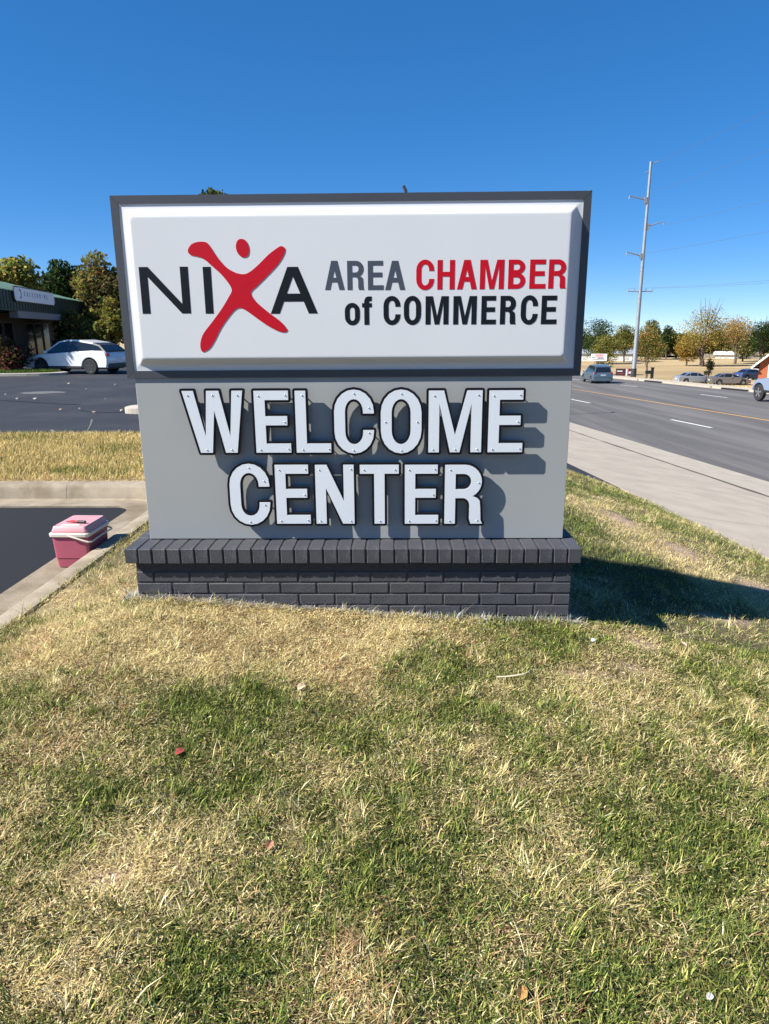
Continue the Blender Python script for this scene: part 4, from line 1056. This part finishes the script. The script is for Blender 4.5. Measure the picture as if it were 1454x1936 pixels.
# wires towards the camera side
M_WIRE = mk('wire', (.10, .105, .11), .6)
NV = -32.0
def wire(lat, z0, z1, sag, label):
    P_ = []
    for k in range(25):
        t = k/24; v = 66+(NV-66)*t; cx, cy = bx+EU[0]*lat-EV[0]*(66-v), by+EU[1]*lat-EV[1]*(66-v)
        P_.append((cx, cy, bz+z0+(z1-z0)*t-4*sag*t*(1-t)))
    o = B().tube(P_, .009, 5).obj('power_line', M_WIRE); tag(o, label, 'wire', 'power lines from the steel pole')
wire(.7, armz(310)+.25, armz(310)+1.6, 1.2, 'topmost thin power line rising right from the pole top')
wire(1.7, armz(428)+.12, armz(428)+1.6, 1.6, 'power line running right from the right hand arm')
wire(-1.75, armz(378)+.0, armz(378)+1.6, 1.6, 'power line running right from the upper left arm')
wire(-1.6, armz(484)+.0, armz(484)+1.6, 1.6, 'power line running right from the lower left arm')
wire(-1.15, armz(551)+.28, armz(551)+1.5, 1.6, 'power line from the left end of the crossarm')
wire(1.15, armz(551)+.28, armz(551)+1.5, 1.6, 'power line from the right end of the crossarm')
# light pole behind the sign
lx, ly = .655, 25.0; lz = float(z_lane(lx, ly)); LT = 6.95
lamp = empty('lamp_post', (lx, ly, lz)); tag(lamp, 'dark lamp post whose tilted head shows above the sign', 'street lamp')
B().lathe([(.09, -.2), (.09, .3), (.06, .32), (.045, LT-lz-.4)], 10).obj('post', M_DARKMETAL, lamp, smooth=True)
h = B(); h.cbox(-.13, .13, -.16, .16, -.05, .05, .02)
hd_ = h.obj('lamp_head', M_DARKMETAL, lamp, loc=(-.05, 0, LT-lz-.13)); hd_.rotation_euler = (0, math.radians(62), 0)
# mailbox
p = at_v(1232, 718, 62.5); mz = gz(p[0], p[1])
mb = empty('mailbox', (p[0], p[1], mz)); tag(mb, 'black mailbox on a post right of the steel pole', 'mailbox')
B().cbox(-.11, .11, -.11, .11, -.1, 1.15, .01).obj('post', M_BLACKP, mb)
B().prism([rrect(-.62, -.05, .62, .92, .12, 4)], -.12, .12).obj('box', M_BLACKP, mb)
B().cbox(-.16, .16, -.16, .16, 1.15, 1.2, .01).obj('post_cap', M_BLACKP, mb)
# banner and white roadside board
def board(name, label, cat, x0, x1, yt, yb, v, mat, post_base, bits, posts=(.5,)):
    c = at_v((x0+x1)/2, (yt+yb)/2, v); s = v/FPX; w = (x1-x0)*s; hgt = (yb-yt)*s; z = gz(c[0], c[1])
    vd = math.atan2(c[1]-CAM[1], c[0]-CAM[0])-math.pi/2
    e = empty(name, (c[0], c[1], z), vd); tag(e, label, cat); zc = c[2]-z
    B().cbox(-w/2, w/2, -.04, .04, zc-hgt/2, zc+hgt/2, .006).obj('board', mat, e)
    for f in posts: B().cbox(-w/2+w*f-.05, -w/2+w*f+.05, .05, .13, -.1, max(zc-hgt*.2, .3), .006).obj('post', M_DARKMETAL, e)
    for (a, b_, c_, d_, mt) in bits:
        B().cbox(-w/2+a*w, -w/2+b_*w, -.055, -.041, zc-hgt/2+c_*hgt, zc-hgt/2+d_*hgt, .002).obj('print_block', mt, e)
M_RPR = mk('print_red', (.45, .05, .05), .5); M_DPR = mk('print_dark', (.03, .03, .05), .5); M_WPR = mk('print_white', (.7, .7, .7), .5); M_MAR = mk('banner_maroon', (.035, .012, .022), .6)
board('roadside_sign', 'white roadside board with red and dark print beyond the minivan', 'sign', 1118, 1147, 669, 682.5, 96, M_WHITE, 0, ((.25, .8, .78, .9, M_RPR), (.3, .75, .62, .7, M_RPR), (.05, .3, .45, .52, M_DPR), (.4, .8, .35, .5, M_DPR), (.1, .9, .18, .24, M_DPR)), (.48,))
board('banner', 'dark maroon banner with white print left of the pole foot', 'banner', 1165, 1193.5, 697, 710, 71, M_MAR, 0, ((.08, .42, .58, .70, M_WPR), (.12, .5, .26, .31, M_RPR), (.64, .72, .0, .95, M_WPR), (.72, .80, .1, 1, M_RPR), (.82, .95, .3, .6, M_WPR)), (.02, .98))
# low far buildings and fences behind the field
def far_box(name, label, cat, x0, x1, yt, yb, v, mat, roofmat=None, roof_px=0, depth=8):
    c = at_v((x0+x1)/2, yb, v); s = v/FPX; w = (x1-x0)*s; hgt = (yb-yt)*s; z = gz(c[0], c[1]); top = at_v((x0+x1)/2, yt, v)[2]-z
    vd = math.atan2(c[1]-CAM[1], c[0]-CAM[0])-math.pi/2
    e = empty(name, (c[0], c[1], z), vd); tag(e, label, cat)
    B().box(-w/2, w/2, 0, depth, -.3, top).obj('wall', mat, e)
    if roofmat:
        rh = roof_px*s; b = B()
        b.add([(-w/2-.3, -.4, top+.003), (w/2+.3, -.4, top+.003), (w/2+.3, depth/2, top+rh), (-w/2-.3, depth/2, top+rh), (-w/2-.3, depth+.4, top+.003), (w/2+.3, depth+.4, top+.003)], [(0, 1, 2, 3), (3, 2, 5, 4), (0, 3, 4), (1, 5, 2)])
        recalc(b.obj('roof', roofmat, e))
    return e, w, top
M_PALE = mk('pale_siding', (.58, .57, .54), .8, var=.06); M_TIN = mk('tin_roof', (.45, .48, .52), .4, metal=.4)
e, w, t_ = far_box('long_shed', 'long white shed with tin roof behind the spreading olive tree', 'building', 1098, 1192, 669, 682, 158, M_PALE, M_TIN, 9)
for k in range(5): B().box(-w/2+.6+k*w/5, -w/2+1.6+k*w/5, -.05, .02, .3, t_-.4).obj('door', mk('shed_door', (.40, .40, .38), .8), e)
e, w, t_ = far_box('greenhouse_shed', 'white low shed under the pale tan tree', 'building', 1352, 1392, 671, 677, 165, M_PALE, mk('white_roof', (.65, .66, .66), .6), 6)
B().box(-.5, .5, -.05, .02, .0, t_*.8).obj('door', mk('shed_door', (.40, .40, .38), .8), e)
def fence(label, x0, x1, yt, yb, v):
    a = at_v(x0, yb, v); c = at_v(x1, yb, v); z = gz(a[0], a[1]); hgt = (yb-yt)*v/FPX
    e = empty('board_fence', (a[0], a[1], z), math.atan2(c[1]-a[1], c[0]-a[0])); tag(e, label, 'fence'); Lh = math.dist(a[:2], c[:2]); n = int(Lh/.5)
    M_ = mk('weathered_board', (.42, .37, .33), .9, var=.15)
    me = B().box(0, Lh/n-.02, -.02, .02, -.2, hgt).obj('board', M_, e)
    for k in range(1, n):
        o = link_copy(me, e); o.location = (k*Lh/n, random.uniform(-.01, .01), random.uniform(-.04, .04))
fence('weathered board fence between the green tree and the garage', 1403, 1434, 663.5, 677, 160)
fence('low pale board fence behind the white low shed', 1330, 1400, 670, 677, 172)
# brick garage
q = at_v(1432, 722, 80); gxx, gyy = q[0], q[1]; gzz = gz(gxx, gyy)
vd = math.radians(-33)
gar = empty('brick_garage', (gxx, gyy, gzz), vd); tag(gar, 'orange brick garage with white door and eaves at the right edge', 'building')
M_OB = mk('orange_brick', (.30, .085, .035), .85, var=.2, vs=5, bump=.3, bs=30); M_GW = mk('garage_white', (.72, .72, .70), .5, var=.03)
ev = at_v(1432, 686, 80)[2]-gzz; GW = 8.0; rg = ev+3.7
wl = B().prism([[(0, -.2), (GW, -.2), (GW, ev), (GW/2, rg), (0, ev)]], 0, 9).obj('wall', M_OB, gar)
for sgn in (0, 1):
    x0, x1 = (-.75, GW/2) if sgn == 0 else (GW+.75, GW/2)
    k = (rg-ev)/(GW/2); z0 = ev-.75*k
    B().prism([orient([[(x0, z0+.02), (x1, rg+.02), (x1, rg+.24), (x0, z0+.24)]])[0]], -.55, 9.4).obj('roof_slope', mk('roof_shingle', (.2, .19, .18), .9), gar)
    B().prism([orient([[(x0-.02, z0-.02), (x1, rg-.02), (x1, rg+.26), (x0-.02, z0+.26)]])[0]], -.62, -.555).obj('rake_board', M_GW, gar)
B().box(-.8, -.05, -.6, 9.3, ev-.75*(rg-ev)/(GW/2)-.03, ev-.75*(rg-ev)/(GW/2)+.016).obj('eave_return', M_GW, gar)
d = B().box(1.15, 5.9, -.06, -.004, 0, ev-.25).obj('garage_door', M_GW, gar)
for k in range(1, 4): B().box(1.2, 5.85, -.066, -.061, k*(ev-.25)/4-.015, k*(ev-.25)/4+.015).obj('panel_groove', M_PALE, d)
B().box(.98, 1.15, -.09, .0, -.05, ev-.12).obj('door_frame', M_GW, gar)
# thin dead stalk by the cars
p = at_v(1384, 728, 70); z = gz(p[0], p[1])
st = empty('dead_stalk', (p[0], p[1], z)); tag(st, 'thin dark sign stalk standing before the taupe sedan', 'post')
B().tube([(0, 0, -.1), (.02, 0, 1.3), (0, 0, 1.75)], .03, 5).obj('stem', M_BARK, st)
B().lathe([(.03, 1.60), (.13, 1.68), (.13, 1.84), (.03, 1.92)], 6).obj('head', M_BARK, st)

# ------------------------------------------------------------------ grass
def blades(name, label, X, Y, Z, length, width, lean, head, col, bendy=.5):
    n = len(X); hx, hy = np.cos(head), np.sin(head); sx, sy = -hy, hx
    P0 = np.stack([X, Y, Z], 1)
    l1 = lean*.80; l2 = np.minimum(lean*1.14, 1.56)
    d1 = np.stack([np.sin(l1)*hx, np.sin(l1)*hy, np.cos(l1)], 1); d2 = np.stack([np.sin(l2)*hx, np.sin(l2)*hy, np.cos(l2)], 1)
    P1 = P0+d1*(length*.5)[:, None]; P2 = P1+d2*(length*.5)[:, None]
    P2[:, 2] = np.maximum(P2[:, 2], Z+.001)
    S_ = np.stack([sx, sy, np.zeros(n)], 1)*(width/2)[:, None]
    V = np.stack([P0-S_, P0+S_, P1-S_*.85, P1+S_*.85, P2], 1).reshape(-1, 3)
    i = np.arange(n)[:, None]*5
    F = np.concatenate([i+np.array([[0, 1, 3]]), i+np.array([[0, 3, 2]]), i+np.array([[2, 3, 4]])], 0)
    o = np_mesh(name, V, F, M_BLADE, np.repeat(col, 5, 0))
    return tag(o, label, 'grass', kind='stuff')
STRAW = np.array([(.70, .57, .285), (.61, .485, .23), (.78, .68, .41), (.44, .315, .14), (.66, .575, .23), (.56, .41, .215)])
GREENB = np.array([(.175, .22, .042), (.105, .155, .034), (.28, .31, .072), (.052, .085, .026), (.41, .42, .12), (.135, .185, .060)])
REDDRY = np.array([(.36, .19, .10), (.42, .25, .14), (.30, .16, .085)])
def field(n, x0, x1, y0, y1, mask, scale=1.0, seed=3, dens_fn=None):
    r = np.random.default_rng(seed)
    X = r.uniform(x0, x1, n); Y = r.uniform(y0, y1, n)
    k = mask(X, Y); X, Y = X[k], Y[k]
    # clumping
    thin = fbm(X*14+2, Y*14+5, 2); k = r.random(len(X)) < np.clip(.07+1.65*(thin-.08), .09, 1); X, Y = X[k], Y[k]
    k = r.random(len(X)) > .93*soilness(X, Y); X, Y = X[k], Y[k]
    # tufts: blades pulled towards scattered crowns, sharing a heading
    nt_ = 900; tx_ = r.uniform(x0, x1, nt_); ty_ = r.uniform(y0, y1, nt_); th_ = r.uniform(0, 6.28, nt_)
    tuft = r.random(len(X)) < .10; ti = r.integers(0, nt_, len(X))
    X = np.where(tuft, tx_[ti]+r.normal(0, .011, len(X)), X); Y = np.where(tuft, ty_[ti]+r.normal(0, .011, len(X)), Y)
    k = mask(X, Y) & ~(tuft & (soilness(X, Y) > .4)); X, Y, tuft, ti = X[k], Y[k], tuft[k], ti[k]
    n = len(X); D = dryness(X, Y)
    D = np.where(tuft, np.where(((ti*37) % 10)/10 < D, .93, .06), D)
    dry = r.random(n) < D
    Z = h_lawn(X, Y)-.004
    head = 2*np.pi*fbm(X*6+31, Y*6+2, 2)*2.5+r.normal(0, 1.5, n)
    lean = np.where(dry, r.uniform(.8, 1.5, n), r.uniform(.3, 1.3, n))
    Lm = .8+.6*vnoise(X*5+40, Y*5)
    length = np.where(dry, .010+.040*r.random(n)**1.5, .009+.032*r.random(n)**1.3)*Lm*scale
    head = np.where(tuft, th_[ti]+r.normal(0, .8, n), head); length = np.where(tuft, length*1.55, length); lean = np.where(tuft, np.clip(lean*.8, .15, 1.4), lean)
    longs = r.random(n) < .02; length = np.where(longs, length*1.9, length)
    width = np.where(dry, .0012+.0026*r.random(n)**1.6, .0013+.0028*r.random(n)**1.4)*(.7+.3*scale)
    col = np.where(dry[:, None], STRAW[r.integers(0, len(STRAW), n)], GREENB[r.integers(0, len(GREENB), n)])
    red = dry & (fbm(X*1.7+50, Y*1.7+9) > .66) & (r.random(n) < .35)
    red |= dry & (r.random(n) < .75*np.exp(-((X+1.45)**2+(Y-.28)**2)/.30**2))
    col = np.where(red[:, None], REDDRY[r.integers(0, 3, n)], col)
    col = col*(.45+.82*r.random((n, 1))**.85)*(.82+.36*vnoise(X*22+7, Y*22+3))[:, None]
    # grey paint overspray on the blades next to the brickwork
    dist = np.maximum(np.maximum(-1.25-X, X-1.23), np.maximum(-.13-Y, Y-.47))
    sp = (dist < .085) & (r.random(n) < np.clip(1.15-dist/.085, 0, .9)) & ((Y < 0) | (X > 1.2))
    col = np.where(sp[:, None], np.array([.42, .43, .42])*(.7+.6*r.random((n, 1))), col)
    length = np.where(dist < .07, length*1.35, length)
    return X, Y, Z, length, width, lean, head, np.clip(col, .005, .9)
FOOT = lambda X, Y: ~((X > -1.228) & (X < 1.208) & (Y > -.144) & (Y < .47))
def edge_u(X, Y):
    u, v = uv(X, Y); u = u+.05*(vnoise(X*6, Y*6)-.5)
    return (u < U_LAWN+.02)
def top_y(X, Y):
    u, v = uv(X, Y)
    rd = np.hypot(np.maximum(u-(U_LAWN-1.1), 0), np.maximum(Y-5.85, 0))
    return (Y < 6.95) & ~((u > U_LAWN-1.1) & (Y > 5.85) & (rd > 1.1))
def view_band(X, Y, pad=.25):          # keep dense grass where a viewer near the photo's place can see it
    return (np.abs(X-.2) < (Y+3.78)*.66+pad+.35)
mN = lambda X, Y: FOOT(X, Y) & edge_u(X, Y) & (X > -1.975) & view_band(X, Y)
a = field(520000, -2.0, 2.9, -2.95, -.1, mN, 1.0, 3)
blades('lawn_grass', 'mown half dry lawn grass in front of the sign', *a)
mM = lambda X, Y: FOOT(X, Y) & edge_u(X, Y) & top_y(X, Y) & (X > -1.975) & ((X > 1.15) | (X < -1.1) | (Y > .45)) & ~((X > -1.1) & (X < .9) & (Y > 1.3) & (r_thin(X, Y)))
_rt = np.random.default_rng(5)
def r_thin(X, Y): return _rt.random(len(X)) < .75
a = field(330000, -2.0, 4.4, -.1, 7.0, mM, 1.15, 4)
blades('bank_grass', 'green and straw grass on the bank sloping down to the pavement', *a)
def thatch(name, label, n, x0, x1, y0, y1, mask, seed):
    r = np.random.default_rng(seed); X = r.uniform(x0, x1, n); Y = r.uniform(y0, y1, n)
    k = mask(X, Y) & (r.random(n) > .8*soilness(X, Y)); X, Y = X[k], Y[k]; n = len(X); D = dryness(X, Y)
    Z = h_lawn(X, Y)-.006+.016*r.random(n)
    a = r.uniform(0, 6.28, n); el = r.normal(0, .35, n); L = .007+.020*r.random(n)**1.5; w = .0008+.0016*r.random(n)
    d = np.stack([np.cos(a)*np.cos(el), np.sin(a)*np.cos(el), np.sin(el)], 1); sd_ = np.stack([-np.sin(a), np.cos(a), r.normal(0, .3, n)], 1)
    P = np.stack([X, Y, Z], 1); V = np.stack([P-d*L[:, None]/2-sd_*w[:, None], P-d*L[:, None]/2+sd_*w[:, None], P+d*L[:, None]/2], 1).reshape(-1, 3)
    dry = r.random(n) < np.clip(D*1.1+.12, 0, 1)
    c = np.where(dry[:, None], STRAW[r.integers(0, len(STRAW), n)], GREENB[r.integers(0, len(GREENB), n)])*(.14+.30*D[:, None]**2+.90*r.random((n, 1))**1.15)
    o = np_mesh(name, V, np.arange(3*n).reshape(n, 3), M_BLADE, np.clip(np.repeat(c, 3, 0), .004, .9)); tag(o, label, 'thatch', kind='stuff')
thatch('lawn_thatch', 'fine matted dead clippings lying between the lawn blades', 520000, -2.0, 2.9, -2.95, -.1, mN, 21)
thatch('bank_thatch', 'fine matted dead clippings on the bank beside the sign', 200000, -2.0, 4.4, -.1, 7.0, mM, 22)
mI = lambda X, Y: (X < -1.95) & (Y > 3.78) & (Y < 8.2) | (X >= -1.95) & (Y > 6.9) & (Y < 8.1) & (X < -.6)
def isl_field():
    r = np.random.default_rng(8); n = 120000
    X = np.concatenate([r.uniform(-7.5, -1.2, n), r.uniform(-14, -7.5, 30000)]); Y = r.uniform(3.74, 8.25, len(X)); k = mI(X, Y); X, Y = X[k], Y[k]; n = len(X)
    D = np.clip(.86+.5*(fbm(X*1.3, Y*1.6)-.5), 0, 1)
    for (px, py, rad, am) in ((125, 893, .22, .75), (222, 845, .5, .35), (20, 827, .5, .25), (200, 898, .35, .3)):
        q = at_z(px, py, -.15); D = D-am*np.exp(-((X-q[0])**2+(Y-q[1])**2)/rad**2)
    dry = r.random(n) < D; Z = h_lawn(X, Y)-.004
    col = np.where(dry[:, None], (STRAW*np.array([.98, .93, .85]))[r.integers(0, len(STRAW), n)], GREENB[r.integers(0, len(GREENB), n)]*.75)*(.7+.6*r.random((n, 1)))
    return X, Y, Z, r.uniform(.04, .10, n), r.uniform(.003, .006, n), np.where(dry, r.uniform(.4, 1.3, n), r.uniform(.1, .8, n)), r.uniform(0, 6.28, n), col
blades('island_grass', 'straw coloured grass on the island behind the parking bay', *isl_field())
def pl_field():
    r = np.random.default_rng(9); n = 26000; X = ISL[0]+r.uniform(-1, 1, n)*ISL[2]*.95; Y = ISL[1]+r.uniform(-1, 1, n)*ISL[3]*.9
    k = np.abs((X-ISL[0])/ISL[2])**3+np.abs((Y-ISL[1])/ISL[3])**3 < .8; X, Y = X[k], Y[k]; n = len(X)
    col = np.array([(.10, .17, .035), (.07, .13, .03), (.16, .20, .05)])[r.integers(0, 3, n)]*(.7+.6*r.random((n, 1)))
    return X, Y, np.full(n, -.19), r.uniform(.10, .2, n), r.uniform(.012, .022, n), r.uniform(.1, 1., n), r.uniform(0, 6.28, n), col
blades('planting_grass', 'short green grass on the kerbed strip before the shop', *pl_field())
def verge_field():
    r = np.random.default_rng(10); n = 30000; U = r.uniform(U_FAR+1.2, 36, n); Vv = r.uniform(34, 95, n)
    X = CAM[0]+U*EU[0]+Vv*EV[0]; Y = CAM[1]+U*EU[1]+Vv*EV[1]; Z = h_far(U, Vv)-.02
    col = np.where(r.random((n, 1)) < .8, STRAW[r.integers(0, 6, n)], GREENB[r.integers(0, 6, n)])*(.7+.6*r.random((n, 1)))
    return X, Y, Z, r.uniform(.06, .2, n), r.uniform(.03, .06, n), r.uniform(.1, 1.1, n), r.uniform(0, 6.28, n), col
blades('verge_grass', 'dry straw grass on the verge beyond the far pavement', *verge_field())

# ------------------------------------------------------------------ leaves and scraps
def leaf(label, px, py, size, colr, rz, name='fallen_leaf', cat='leaf', lift=.016, curl=.5):
    x, y = gpt(px, py); 
    for _ in range(4): x, y = gpt(px, py, float(h_lawn(np.array([x]), np.array([y]))[0])+lift)
    z = float(h_lawn(np.array([x]), np.array([y]))[0])+lift
    b = B(); V = []; n = 7
    for k in range(n):
        t = k/(n-1); w = math.sin(math.pi*min(1, t*.95+.04))**.8*.42*(1+.12*math.sin(9*t))
        for s, q in ((-1, 1), (0, 0), (1, 1)): V.append(((t-.5)*size, s*w*size, q*curl*w*size+.12*size*math.sin(3*t)))
    F = [(k*3+j, k*3+j+1, k*3+j+4, k*3+j+3) for k in range(n-1) for j in (0, 1)]
    b.add(V, F); o = b.obj(name, mk('leaf_'+name+label[:9].replace(' ', '_'), colr, .8, var=.5, vs=160, bump=.5, bs=200), None, smooth=True, loc=(x, y, z), rz=rz)
    o.rotation_euler = (.35, -.25, rz); return tag(o, label, cat, 'leaves and scraps on the lawn')
leaf('curled red leaf lying in the grass left of centre', 340, 1422, .034, (.24, .03, .022), .3)
leaf('pale tan leaf in the grass below the brick base', 570, 1299, .040, (.50, .37, .24), .6)
leaf('rust coloured leaf in the lower lawn', 510, 1597, .030, (.34, .16, .09), 1.2)
leaf('yellow brown curled leaf near the bottom edge', 985, 1876, .036, (.36, .19, .05), 1.3)
leaf('white scrap of paper in the grass at lower right', 1342, 1884, .020, (.48, .48, .46), .4, name='paper_scrap', cat='paper')
leaf('small pale stone coloured leaf right of the dirt patch', 1290, 1219, .05, (.55, .42, .32), 2.1)
leaf('bluish scrap in the grass below the right brick corner', 1122, 1211, .028, (.40, .46, .50), .2, name='paper_scrap', cat='paper')
x, y = gpt(975, 1277, -.12); z = float(h_lawn(np.array([x]), np.array([y]))[0])
stw = B().tube([(-.09, -.012, .03), (-.04, -.016, .034), (.03, 0, .036), (.06, .02, .036), (.075, .05, .03)], [.003, .004, .004, .0035, .002], 6).obj('straw_stem', mk('straw_stem', (.60, .55, .36), .7), None, smooth=True, loc=(x, y, z))
tag(stw, 'long pale curved stem lying on the lawn', 'stem')
# scattered dead leaves on the asphalt
def litter():
    r = np.random.default_rng(12); X, Y, Z = [], [], []
    for (px, py) in ((66, 709), (165, 712), (163, 738), (218, 729), (240, 717), (239, 754), (199, 757), (10, 749), (115, 778), (66, 757), (178, 783), (150, 776), (243, 706), (32, 757), (130, 727), (100, 819), (228, 774), (230, 780)):
        q = at_z(px, py, -.3); X.append(q[0]); Y.append(q[1])
    X = np.array(X); Y = np.array(Y); n = len(X); V = []; F = []; Cc = []
    for i in range(n):
        sz = r.uniform(.035, .06); a = r.uniform(0, 6.28); c, s = math.cos(a)*sz, math.sin(a)*sz
        k = len(V); zz = -.285+random.uniform(0, .02)
        V += [(X[i]-c, Y[i]-s, zz+.03), (X[i]+s*.6, Y[i]-c*.6, zz), (X[i]+c, Y[i]+s, zz+.05), (X[i]-s*.6, Y[i]+c*.6, zz+.04)]; F.append((k, k+1, k+2, k+3))
        cc = [(.55, .46, .36), (.42, .25, .16), (.60, .56, .50)][r.integers(0, 3)]; Cc += [cc]*4
    o = np_mesh('leaf_litter', np.array(V), np.array(F), M_LEAF, np.array(Cc)); tag(o, 'pale dead leaves scattered over the asphalt driveway', 'leaves', kind='stuff')
litter()
